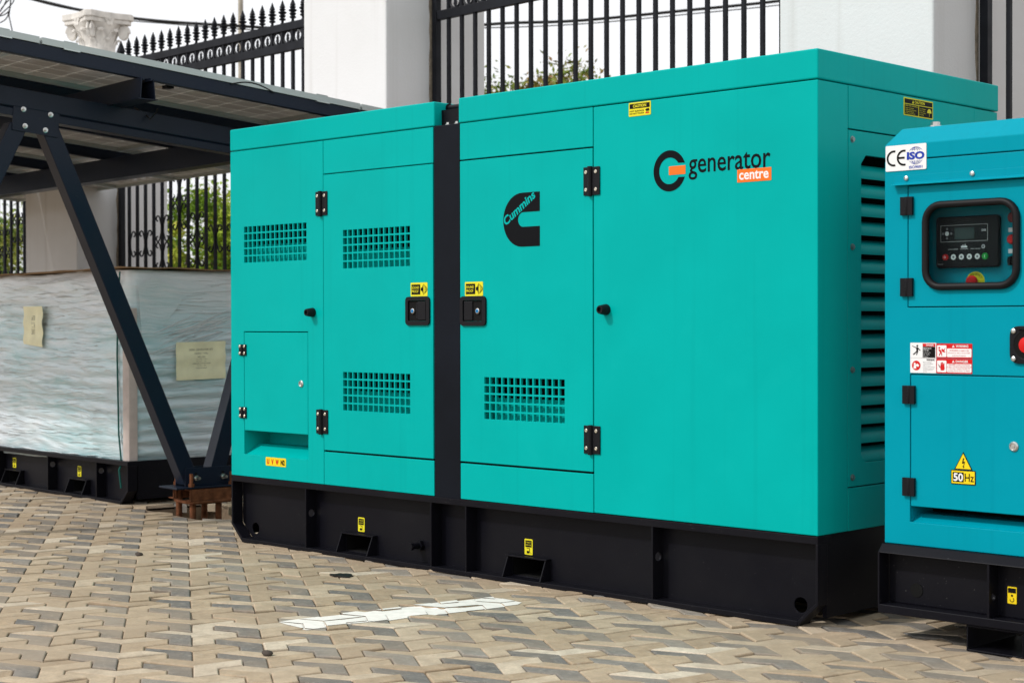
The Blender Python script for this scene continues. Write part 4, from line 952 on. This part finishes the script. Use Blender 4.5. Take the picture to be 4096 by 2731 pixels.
# rails along the slope
RB = .117
for k in range(8):
    mb = MB(); x = .30-1.03*k
    mb.prism([(x-.048, RB+.001), (x, RB+.001), (x, RB+.074), (x-.048, RB+.074)], yA, 1.05, 'y'); mb.map(lambda v: (v.x, v.y, v.z+zb(v.y))); build(mb, 'rail', NAVY, CP, .003)
def solar_mat():
    mt, t, b = nodes('solar_cells'); tc = N(t, 'ShaderNodeTexCoord'); sx = N(t, 'ShaderNodeSeparateXYZ'); t.links.new(tc.outputs['Object'], sx.inputs[0])
    def grid(sock, pitch, wdt):
        a = N(t, 'ShaderNodeMath', operation='DIVIDE'); t.links.new(sock, a.inputs[0]); a.inputs[1].default_value = pitch
        f_ = N(t, 'ShaderNodeMath', operation='FRACT'); t.links.new(a.outputs[0], f_.inputs[0])
        g_ = N(t, 'ShaderNodeMath', operation='LESS_THAN'); t.links.new(f_.outputs[0], g_.inputs[0]); g_.inputs[1].default_value = wdt/pitch; return g_.outputs[0]
    mxx = N(t, 'ShaderNodeMath', operation='MAXIMUM'); t.links.new(grid(sx.outputs['X'], .165, .0042), mxx.inputs[0]); t.links.new(grid(sx.outputs['Y'], .0828*2, .0042), mxx.inputs[1])
    dot = N(t, 'ShaderNodeMath', operation='MULTIPLY'); t.links.new(grid(sx.outputs['X'], .165, .018), dot.inputs[0]); t.links.new(grid(sx.outputs['Y'], .0828*2, .018), dot.inputs[1])
    bus = grid(sx.outputs['X'], .0165, .0012)
    c = mix(t, bus, (.42, .385, .36), (.47, .435, .40)); c = mix(t, mxx.outputs[0], c, (.80, .74, .66)); c = mix(t, dot.outputs[0], c, (.75, .70, .60))
    t.links.new(c, b.inputs['Base Color']); b.inputs['Roughness'].default_value = .16; b.inputs['Specular IOR Level'].default_value = .55
    tr = N(t, 'ShaderNodeBsdfTranslucent'); tr.inputs['Color'].default_value = (.9, .88, .82, 1); ms = N(t, 'ShaderNodeMixShader'); ou = t.nodes['Material Output']
    ad = N(t, 'ShaderNodeMath', operation='MULTIPLY_ADD'); t.links.new(mxx.outputs[0], ad.inputs[0]); ad.inputs[1].default_value = .45; ad.inputs[2].default_value = .16
    t.links.new(ad.outputs[0], ms.inputs[0]); t.links.new(b.outputs[0], ms.inputs[1]); t.links.new(tr.outputs[0], ms.inputs[2]); t.links.new(ms.outputs[0], ou.inputs[0]); return mt
CELLS = solar_mat(); FRAME = simple('panel_frame', (.46, .50, .49), .4, metal=.5)
PW, PL = 1.015, 1.985
pf = MB()
for (a, b, c, d) in ((0, PW, 0, .022), (0, PW, PL-.022, PL), (0, .022, .022, PL-.022), (PW-.022, PW, .022, PL-.022)): pf.box(a, b, c, d, 0, .034)
pf.map(lambda v: (v.x, v.y, v.z+SL*v.y)); PFm = pf.mesh('solar_panel', FRAME, fix=True)
gl = MB(); gl.box(.0225, PW-.0225, .0225, PL-.0225, .022, .030); gl.map(lambda v: (v.x, v.y, v.z+SL*v.y)); GLm = gl.mesh('cell_sheet', CELLS)
md_ = MB(); md_.box(.023, PW-.023, PL/2-.008, PL/2+.008, .0205, .0218); md_.map(lambda v: (v.x, v.y, v.z+SL*v.y)); MDm = md_.mesh('centre_strip', simple('white_strip', (.55, .50, .42), .5))
jb = MB(); jb.box(-.03, .03, -.022, .022, -.018, 0); JBm = jb.mesh('junction_box', PLASTIC)
for k in range(7):  # far columns added so that the roof shades the pier behind
    for r_ in (0,):
        xx = .315-1.03*(k+1)+.0075; yy = -1.09+2.0*r_
        o = link('solar_panel', PFm, CP, (xx, yy, zb(yy)+RB+.0752)); link('cell_sheet', GLm, o); link('centre_strip', MDm, o)
        for q in (.17, .5, .83): link('junction_box', JBm, o, (PW*q, PL/2+.0, .019+SL*PL/2))
pf = MB()
for (a, b, c, d) in ((0, PW, 0, .022), (0, PW, 1.0-.022, 1.0), (0, .022, .022, 1.0-.022), (PW-.022, PW, .022, 1.0-.022)): pf.box(a, b, c, d, 0, .034)
pf.map(lambda v: (v.x, v.y, v.z+SL*v.y)); PHm = pf.mesh('solar_panel', FRAME, fix=True)
gl = MB(); gl.box(.0225, PW-.0225, .0225, 1.0-.0225, .022, .030); gl.map(lambda v: (v.x, v.y, v.z+SL*v.y)); GHm = gl.mesh('cell_sheet', CELLS)
for k in range(7):
    for y in (.91, -2.105): o = link('solar_panel', PHm, CP, (.3225-1.03*(k+1), y, zb(y)+RB+.0752)); link('cell_sheet', GHm, o)  # half-length rows; the rear one, out of view, is added to shade the pier
# end clamps on the outer rail and loose cable
for y in (-1.30, -.93, .63):
    mb = MB(); mb.box(.2995, .3030, y-.038, y+.038, RB+.07, RB+.116); mb.box(.275, .3030, y-.038, y+.038, RB+.1095, RB+.1135); mb.box(.2995, .316, y-.045, y+.045, RB+.068, RB+.0735); mb.map(lambda v: (v.x, v.y, v.z+zb(v.y))); build(mb, 'end_clamp', ALU, CP)
mb = MB(); pts = []
for i in range(13):
    a = i/12; y = .02+.28*a; pts.append((.306, y, zb(y)+RB+.068+.030*math.sin(a*math.pi)))
mb.tube(pts, .0045, 6); build(mb, 'cable', CABLE, CP, smooth=True)
mb = MB(); mb.tube([(-.1, -.36, zb(-.36)+.03), (.0, -.34, zb(-.34)-.02), (.06, -.35, zb(-.35)-.05), (.04, -.30, zb(-.3)-.0), (.0, -.27, zb(-.27)+.03)], .004, 6); build(mb, 'cable', CABLE, CP, smooth=True)

# ================================================================== FENCE LINE
TH = rad(-2.3); Tv = Vector((math.cos(TH), math.sin(TH), 0)); Nv = Vector((-math.sin(TH), math.cos(TH), 0)); C0 = Nv.dot(Vector((0, 2.8, 0)))
def fpos(t, n=0.0, z=0.0): return Tv*t+Nv*(C0+n)+Vector((0, 0, z))
def plaster_mat():
    mt, t, b = nodes('white_plaster'); v = coords(t)
    fine = noise_n(t, v, 75, 4, .6); big_ = noise_n(t, v, 1.6, 5); run = noise_n(t, coords(t, (9, 9, .35)), 1.0, 4)
    c = mix(t, ramp(t, big_, [(.3, 0.0), (.75, .5)]), (.72, .725, .73), (.63, .63, .62)); c = mix(t, ramp(t, run, [(.54, 0.0), (.74, .50)]), c, (.54, .53, .51))
    t.links.new(c, b.inputs['Base Color']); b.inputs['Roughness'].default_value = .9; b.inputs['Specular IOR Level'].default_value = .15
    bump(t, b, fine, .3, .005); return mt
PLASTER = plaster_mat(); STONE = simple('cast_stone', (.74, .71, .66), .85, var=.25, vscale=10, bmp=.4, bscale=60)
PIERS = [(-1.035, 'white plastered pier behind the right end of the large generator'), (-5.340, 'white plastered pier above the black strip of the large generator'), (-9.645, 'white pier with a carved capital behind the solar carport'), (-13.950, 'white pier hidden behind the left end of the solar carport')]
for t0, lab in PIERS:
    P = thing('plastered_pier', lab, 'pier', fpos(t0-.475, .04), TH, 'piers of the boundary fence')
    mb = MB(); nx_, nz_ = 1, 23; mb.box(-.475, .475, -.46, .46, -.1, 3.45)
    o = build(mb, 'shaft', PLASTER, P, .012, seg=3)
    mb = MB(); rw = random.Random(int(-t0*10)); pts = [(.476, .0)]; z = 0
    left = []; right = []
    while z < 3.44:
        left.append((.395+rw.uniform(-.012, .006), z)); right.append((.419, z)); z += rw.uniform(.05, .12)
    mb.prism([(a, b) for a, b in left]+[(a, b) for a, b in reversed(right)], .4745, .4775, 'x'); mb.map(lambda v: (v.x, v.y-.46, v.z)); build(mb, 'mortar_edge', simple('raw_mortar', (.30, .25, .19), .95, var=.4, vscale=25, bmp=.5, bscale=60) if 'raw_mortar' not in bpy.data.materials else bpy.data.materials['raw_mortar'], P)
    if t0 == -9.645: CAPP = P
# carved capital
cp = MB(); cp.lathe([(.262, 3.45), (.262, 3.535), (.240, 3.545), (.255, 3.565), (.262, 3.59), (.255, 3.612), (.228, 3.622)], (.10, -.04, 0), 28); cp.lathe([(.220, 3.622), (.212, 3.66), (.216, 3.72), (.235, 3.78), (.272, 3.83), (.305, 3.868)], (.10, -.04, 0), 28)
CAP = build(cp, 'capital', STONE, CAPP, smooth=60, label='carved leafy capital on the pier')
CAP.scale = (.72, .72, 1.0); CAP.location = (.10*.28+.012, -.04*.28, -.075)
def abacus(z0, z1, s_):
    pts = []
    for k in range(4):
        a0 = rad(45+90*k); c0 = Vector((math.cos(a0), math.sin(a0))); tn = Vector((-c0.y, c0.x)); n0 = Vector((math.cos(rad(90*(k+1))), math.sin(rad(90*(k+1)))))
        cor = c0*.445*s_
        pts += [cor-tn*.048, cor+tn*.048]
        c1 = Vector((math.cos(a0+math.pi/2), math.sin(a0+math.pi/2)))*.445*s_; t1 = Vector((-math.sin(a0+math.pi/2), math.cos(a0+math.pi/2)))
        p, q = cor+tn*.048, c1-t1*.048
        for i in range(1, 8): u = i/8; pts.append(p+(q-p)*u-n0*.045*math.sin(u*math.pi))
    mb = MB(); mb.prism([(p.x+.10, p.y-.04) for p in pts], z0, z1, 'z'); return mb
build(abacus(3.868, 3.905, .93), 'abacus', STONE, CAP, .006); build(abacus(3.9055, 3.962, 1.0), 'abacus', STONE, CAP, .008)
lf = MB(); prof = [(0, 0, .055), (.012, .06, .075), (.030, .12, .080), (.060, .165, .066), (.095, .178, .045), (.110, .160, .025)]
vs = [];fs = []
for d_, z_, w_ in prof:
    for k in (-1, -.5, 0, .5, 1): vs.append((w_*k, -d_+.014*abs(k), z_-.012*abs(k)))
for j in range(5):
    for k in range(4): fs.append((j*5+k, j*5+k+1, (j+1)*5+k+1, (j+1)*5+k))
lf.add(vs, fs); LFm = lf.mesh('acanthus_leaf', STONE, smooth=True)
for ring_, (nl, rr_, z_, sc_) in enumerate(((8, .208, 3.622, .62), (8, .208, 3.650, .92))):
    for k in range(nl):
        a = 2*math.pi*(k+.5*ring_)/nl; o = link('acanthus_leaf', LFm, CAP, (.10+rr_*math.cos(a), -.04+rr_*math.sin(a), z_)); o.rotation_euler = (0, 0, a+math.pi/2); o.scale = (sc_, sc_, sc_)
        md = o.modifiers.new('solid', 'SOLIDIFY'); md.thickness = .016
vo = MB()
sp = [(.095*(1-.0), 0)]; sp = []
for i in range(40): a = i/39*4.4*math.pi; r = .068*(1-i/39*.86); sp.append((r*math.cos(a), 0, r*math.sin(a)))
vo.tube(sp, .017, 8, .010); vo.lathe([(.058, -.020), (.058, .020)], seg=20, axis='y'); VOm = vo.mesh('volute', STONE, smooth=50, fix=True)
for k in range(4):
    a = rad(45+90*k)
    for sgn in (-1, 1):
        o = link('volute', VOm, CAP, (.10+.330*math.cos(a)+.022*sgn*math.sin(a), -.04+.330*math.sin(a)-.022*sgn*math.cos(a), 3.795)); o.rotation_euler = (0, 0, a)
fl = MB(); fl.lathe([(.022, 0), (.020, .022), (.001, .028)], seg=10, axis='y')
for k in range(6):
    a = math.pi*k/3; st_ = len(fl.v); fl.lathe([(.001, .0), (.026, .006), (.022, .016), (.001, .018)], seg=8, axis='y'); fl.map(lambda v: (v.x*1.0+.042*math.cos(a), v.y, v.z+.042*math.sin(a)), st_)
FLm = fl.mesh('rosette', STONE, smooth=50)
for k in range(4):
    a = rad(90*k); o = link('rosette', FLm, CAP, (.10+.285*math.cos(a), -.04+.285*math.sin(a), 3.905)); o.rotation_euler = (0, 0, a-math.pi/2)

# iron fence panels
bar = MB(); bar.box(-.0115, .0115, -.0115, .0115, .30, 3.435); BARm = bar.mesh('bar', FENCE)
fin = MB(); fin.lathe([(.009, 3.43), (.009, 3.452), (.021, 3.458), (.021, 3.468), (.011, 3.474), (.020, 3.484), (.022, 3.494), (.012, 3.502), (.026, 3.512), (.027, 3.520), (.013, 3.528), (.020, 3.538), (.020, 3.545), (.011, 3.550), (.019, 3.556), (.001, 3.614)], seg=8); fin.map(lambda v: (v.x*1.22, v.y*1.22, v.z)); FINm = fin.mesh('spear_finial', FENCE, smooth=60)
rg = MB(); rg.tube([(.052*math.cos(2*math.pi*i/20), 0, 3.3165+.047*math.sin(2*math.pi*i/20)) for i in range(20)], .009, 6, closed=True)
rg.prism([(0, 3.270), (.010, 3.285), (.018, 3.305), (.012, 3.322), (.020, 3.335), (.008, 3.335), (.004, 3.350), (-.003, 3.338), (-.014, 3.334), (-.010, 3.318), (-.016, 3.300), (-.008, 3.284)], -.004, .004, 'y'); RGm = rg.mesh('ring', FENCE, smooth=50, fix=True)
def scroll_mesh(sgn):
    pts = []; H2 = .1165
    for i in range(14, -1, -1):                       # upper curl, from its inner end outwards
        a = i/14*1.5*math.pi; r = .034*(1-.55*i/14); pts.append((.006-r*math.cos(a)*1.0, 0, H2-.034+r*math.sin(a)*1.0))
    for i in range(1, 8): u = i/8; pts.append((-.028-.026*math.sin(u*math.pi), 0, (H2-.034)*(1-2*u)))
    for i in range(0, 15):
        a = i/14*1.5*math.pi; r = .034*(1-.55*i/14); pts.append((.006-r*math.cos(a), 0, -H2+.034-r*math.sin(a)))
    mb = MB(); mb.tube([(x*sgn, y, z) for x, y, z in pts], .0068, 6); return mb.mesh('scroll', FENCE, smooth=60)
SCL, SCR = scroll_mesh(1), scroll_mesh(-1)          # curve on the left / on the right
TIER = {'A': [1.788], 'B': [1.907, 1.675], 'C': [2.233, 1.998, 1.445]}
SEQ = 'AABCBAABCBAAB'
def fence(t0, lab):
    F = thing('iron_fence', lab, 'fence', fpos(t0), TH, 'fence panels between the piers')
    def rail(z0, z1, nm, d=.02): mb = MB(); mb.box(.062, 3.36, -d, d, z0, z1); build(mb, nm, FENCE, F, .003)
    rail(3.365, 3.427, 'top_rail'); rail(3.205, 3.268, 'lower_rail'); rail(.30, .35, 'bottom_rail', .0195)
    mb = MB(); mb.box(.014, .060, -.022, .022, .25, 3.50); mb.add([(.014, -.022, 3.50), (.060, -.022, 3.50), (.060, .022, 3.50), (.014, .022, 3.50), (.006, -.030, 3.505), (.068, -.030, 3.505), (.068, .030, 3.505), (.006, .030, 3.505), (.037, 0, 3.612)], [(0,1,5,4),(1,2,6,5),(2,3,7,6),(3,0,4,7),(4,5,8),(5,6,8),(6,7,8),(7,4,8)]); build(mb, 'post', FENCE, F, fix=False)
    xs = [.168+.1370*k for k in range(24)]
    for i, x in enumerate(xs):
        if x > 3.32: continue
        b_ = link('bar', BARm, F, (x, 0, 0)); link('spear_finial', FINm, b_)
        link('ring', RGm, F, (x+.0685, 0, 0))
        if i < 23:                                     # scrolls stand in pairs round every other bar
            ti = SEQ[(i+1)//2 % len(SEQ)]; cur = SCL if i % 2 == 0 else SCR
            for z in TIER[ti]: link('scroll', cur, F, (x+.0685, 0, z))
    mb = MB(); mb.box(0, 3.36, -.10, .10, -.1, .25); build(mb, 'plinth', PLASTER, F, .008)
    return F
fence(-1.028, 'black iron fence at the right edge beyond the right pier'); fence(-5.333, 'tall black iron fence rising behind the roof of the large generator')
fence(-9.638, 'spear-topped black iron fence behind the solar carport'); fence(-13.943, 'black iron fence at the left edge with scrollwork')

# ================================================================== BEYOND THE FENCE
def leaf_mat(name, c1, c2, c3):
    mt, t, b = nodes(name); a = N(t, 'ShaderNodeAttribute'); a.attribute_type = 'GEOMETRY'; a.attribute_name = 'shade'
    c = ramp(t, a.outputs['Fac'], [(0, c1), (.5, c2), (1, c3)]); t.links.new(c, b.inputs['Base Color']); b.inputs['Roughness'].default_value = .6; b.inputs['Specular IOR Level'].default_value = .2
    b.inputs['Subsurface Weight'].default_value = 0.0
    return mt
BARK = simple('bark', (.10, .075, .055), .9, var=.3, vscale=12)
def tree(name, lab, cat, loc, h, rx, rz_, n, mat, lsize, seed, lean=0.0):
    rt2 = random.Random(seed); T_ = thing(name, lab, cat, loc, 0, 'trees beyond the fence')
    mb = MB(); cz_ = h-rz_
    mb.tube([(0, 0, -.1), (.03, .02, cz_*.4), (-.02, .03, cz_*.8), (.02, 0, cz_+rz_*.3)], .05*rx+.02, 8, .025)
    lim = []
    for k in range(9):
        a = rt2.uniform(0, 6.28); q = Vector((math.cos(a)*rx*rt2.uniform(.45, .8), math.sin(a)*rx*rt2.uniform(.45, .8), cz_+rz_*rt2.uniform(-.3, .7))); lim.append(q)
        mb.tube([(0, 0, cz_*.75), tuple(q*.55+Vector((0, 0, cz_*.35))), tuple(q)], .024, 6, .008)
    build(mb, 'trunk', BARK, T_, smooth=True)
    clumps = []
    for k in range(90):
        while True:
            p = Vector((rt2.uniform(-1, 1), rt2.uniform(-1, 1), rt2.uniform(-1, 1)))
            if .25 < p.length < 1: break
        p = p.normalized()*(p.length**.45); clumps.append((Vector((p.x*rx*.86, p.y*rx*.86, cz_+p.z*rz_*.86)), rt2.uniform(.16, .34)*rx, rt2.random()))
    vs = []; fs = []; sh = []
    for i in range(n):
        c, r, tone = clumps[rt2.randrange(len(clumps))]
        d = Vector((rt2.gauss(0, .5), rt2.gauss(0, .5), rt2.gauss(0, .45)))*r; p = c+d
        if p.z < .1: continue
        s_ = lsize*rt2.uniform(.6, 1.25); nrm = Vector((rt2.gauss(0, 1), rt2.gauss(0, 1), rt2.gauss(.5, 1))).normalized(); a_ = nrm.orthogonal().normalized(); b_ = nrm.cross(a_); ang = rt2.uniform(0, 6.28)
        e1 = a_*math.cos(ang)+b_*math.sin(ang); e2 = nrm.cross(e1)
        k = len(vs); vs += [p-e1*s_, p-e2*s_*.42+nrm*s_*.1, p+e1*s_, p+e2*s_*.42+nrm*s_*.1]; fs.append((k, k+1, k+2, k+3)); t_ = min(1, max(0, tone*.7+rt2.uniform(0, .3))); sh += [t_]*4
    mb = MB(); mb.add(vs, fs); o = build(mb, 'crown', mat, T_, fix=False); at_ = o.data.attributes.new('shade', 'FLOAT', 'POINT'); at_.data.foreach_set('value', sh)
    return T_
LV1 = leaf_mat('leaf_red_green', (.08, .16, .025), (.20, .25, .04), (.28, .11, .05)); LV2 = leaf_mat('leaf_green', (.07, .17, .014), (.24, .36, .025), (.50, .46, .07)); LV3 = leaf_mat('leaf_light', (.07, .14, .025), (.19, .28, .04), (.36, .36, .08))
def far(x, y, d): q = fw+rt_*((x-512)/1645.7)-up_*((y-341)/1645.7); return CAM+q*d
p = far(551, 75, 22); tree('street_tree', 'reddish green treetop showing above the large generator between fence bars', 'tree', (p.x, p.y, 0), 4.55, 1.35, 1.25, 26000, LV1, .045, 3)
p = far(212, 230, 19); tree('street_tree', 'bright green bushy tree behind the fence between carport and large generator', 'tree', (p.x, p.y, 0), 2.80, 1.0, 1.40, 30000, LV2, .038, 5)
p = far(177, 230, 18); tree('street_tree', 'slim dark green shrub against the pier with the capital', 'shrub', (p.x, p.y, 0), 2.35, .30, 1.2, 2600, LV2, .04, 8)
p = far(10, 250, 21); tree('street_tree', 'light green tree behind the fence at the left edge', 'tree', (p.x, p.y, 0), 2.55, 1.15, 1.25, 15000, LV3, .040, 9)
# lamp pole and overhead cables
p = far(241, 100, 24); mb = MB(); mb.tube([(0, 0, -.1), (0, 0, 7.5)], .048, 10, .034); o = build(mb, 'utility_pole', simple('pole_galvanised', (.46, .42, .35), .6, var=.35, vscale=5), None, smooth=True); o.location = (p.x, p.y, 0); tag(o, 'thin pale pole behind the spear-topped fence', 'pole')
def cable(pts, r, lab, d, name='overhead_cable'):
    P3 = [far(x, y, d) for x, y in pts]; out_ = []
    for i in range(len(P3)-1):
        for k in range(6):
            u = k/6; p0, p1, p2, p3 = P3[max(i-1, 0)], P3[i], P3[i+1], P3[min(i+2, len(P3)-1)]
            out_.append(.5*((2*p1)+(p2-p0)*u+(2*p0-5*p1+4*p2-p3)*u*u+(3*p1-p0-3*p2+p3)*u**3))
    out_.append(P3[-1]); mb = MB(); mb.tube(out_, r, 6); o = build(mb, name, CABLE, None, smooth=True, fix=False); tag(o, lab, 'cable'); return o
cable([(-30, -14), (20, -4), (60, 6), (110, 15), (160, 21), (230, 25.5), (300, 29), (420, 30), (500, 23.5), (580, 20.5), (690, 10), (770, 2), (900, -14)], .021, 'thick dark overhead cable passing behind the carved capital', 22)
cable([(-30, -17), (110, 16), (160, 23), (300, 31.5), (480, 28), (580, 24), (690, 14), (780, 5), (900, -10)], .008, 'thin overhead wire just below the thick cable', 22.4, 'overhead_wire')
mb = MB()
P3 = []
for i in range(90):
    a = i/89*5.2*2*math.pi/2; P3.append(far(4+9*math.cos(a*1.13+1)+2.2*math.sin(a*2.7), 6+15*math.sin(a+.4)+5*math.sin(a*.37), 20+.15*math.sin(a*1.9)))
P3 += [far(9+i*.5, 16+i*2.3, 20) for i in range(8)]
mb.tube(P3, .0075, 5); o = build(mb, 'wire_tangle', CABLE, None, smooth=True, fix=False); tag(o, 'tangled loops of thin wire hanging at the top left corner', 'wire')

# ================================================================== LOOSE BITS ON THE PAVING
STAIN = simple('oil', (.015, .013, .012), .5)
mb = MB(); st = random.Random(4); pts = []
for i in range(26): a = i/26*2*math.pi; r = .028+.026*st.random(); pts.append((-2.180+r*math.cos(a)*1.5, -.355+r*math.sin(a)*.8))
mb.prism(pts, -.004, .0042, 'z'); o = build(mb, 'oil_stain', STAIN); tag(o, 'small black oil stain on the paving by the fork pocket', 'stain')
peb = MB(); bm_ = bmesh.new(); bmesh.ops.create_icosphere(bm_, subdivisions=2, radius=1)
for v in bm_.verts: v.co *= 1+.25*noise.noise(v.co*1.3)
me = bpy.data.meshes.new('pebble'); bm_.to_mesh(me); bm_.free(); me.materials.append(simple('pebble_dark', (.07, .055, .045), .8, var=.3, vscale=30))
for p_ in me.polygons: p_.use_smooth = True
for x, y, s_, lab in ((-1.05, -1.62, .016, 'dark pebble on a grey block in the left foreground'), (-3.35, -.62, .016, 'dark pebble on the paving left of the large generator'), (-2.02, -2.16, .013, 'dark pebble near the left edge of the foreground paving')):
    o = link('pebble', me, None, (x, y, s_*.35)); o.scale = (s_*1.3, s_, s_*.7); tag(o, lab, 'pebble', 'pebbles on the paving')
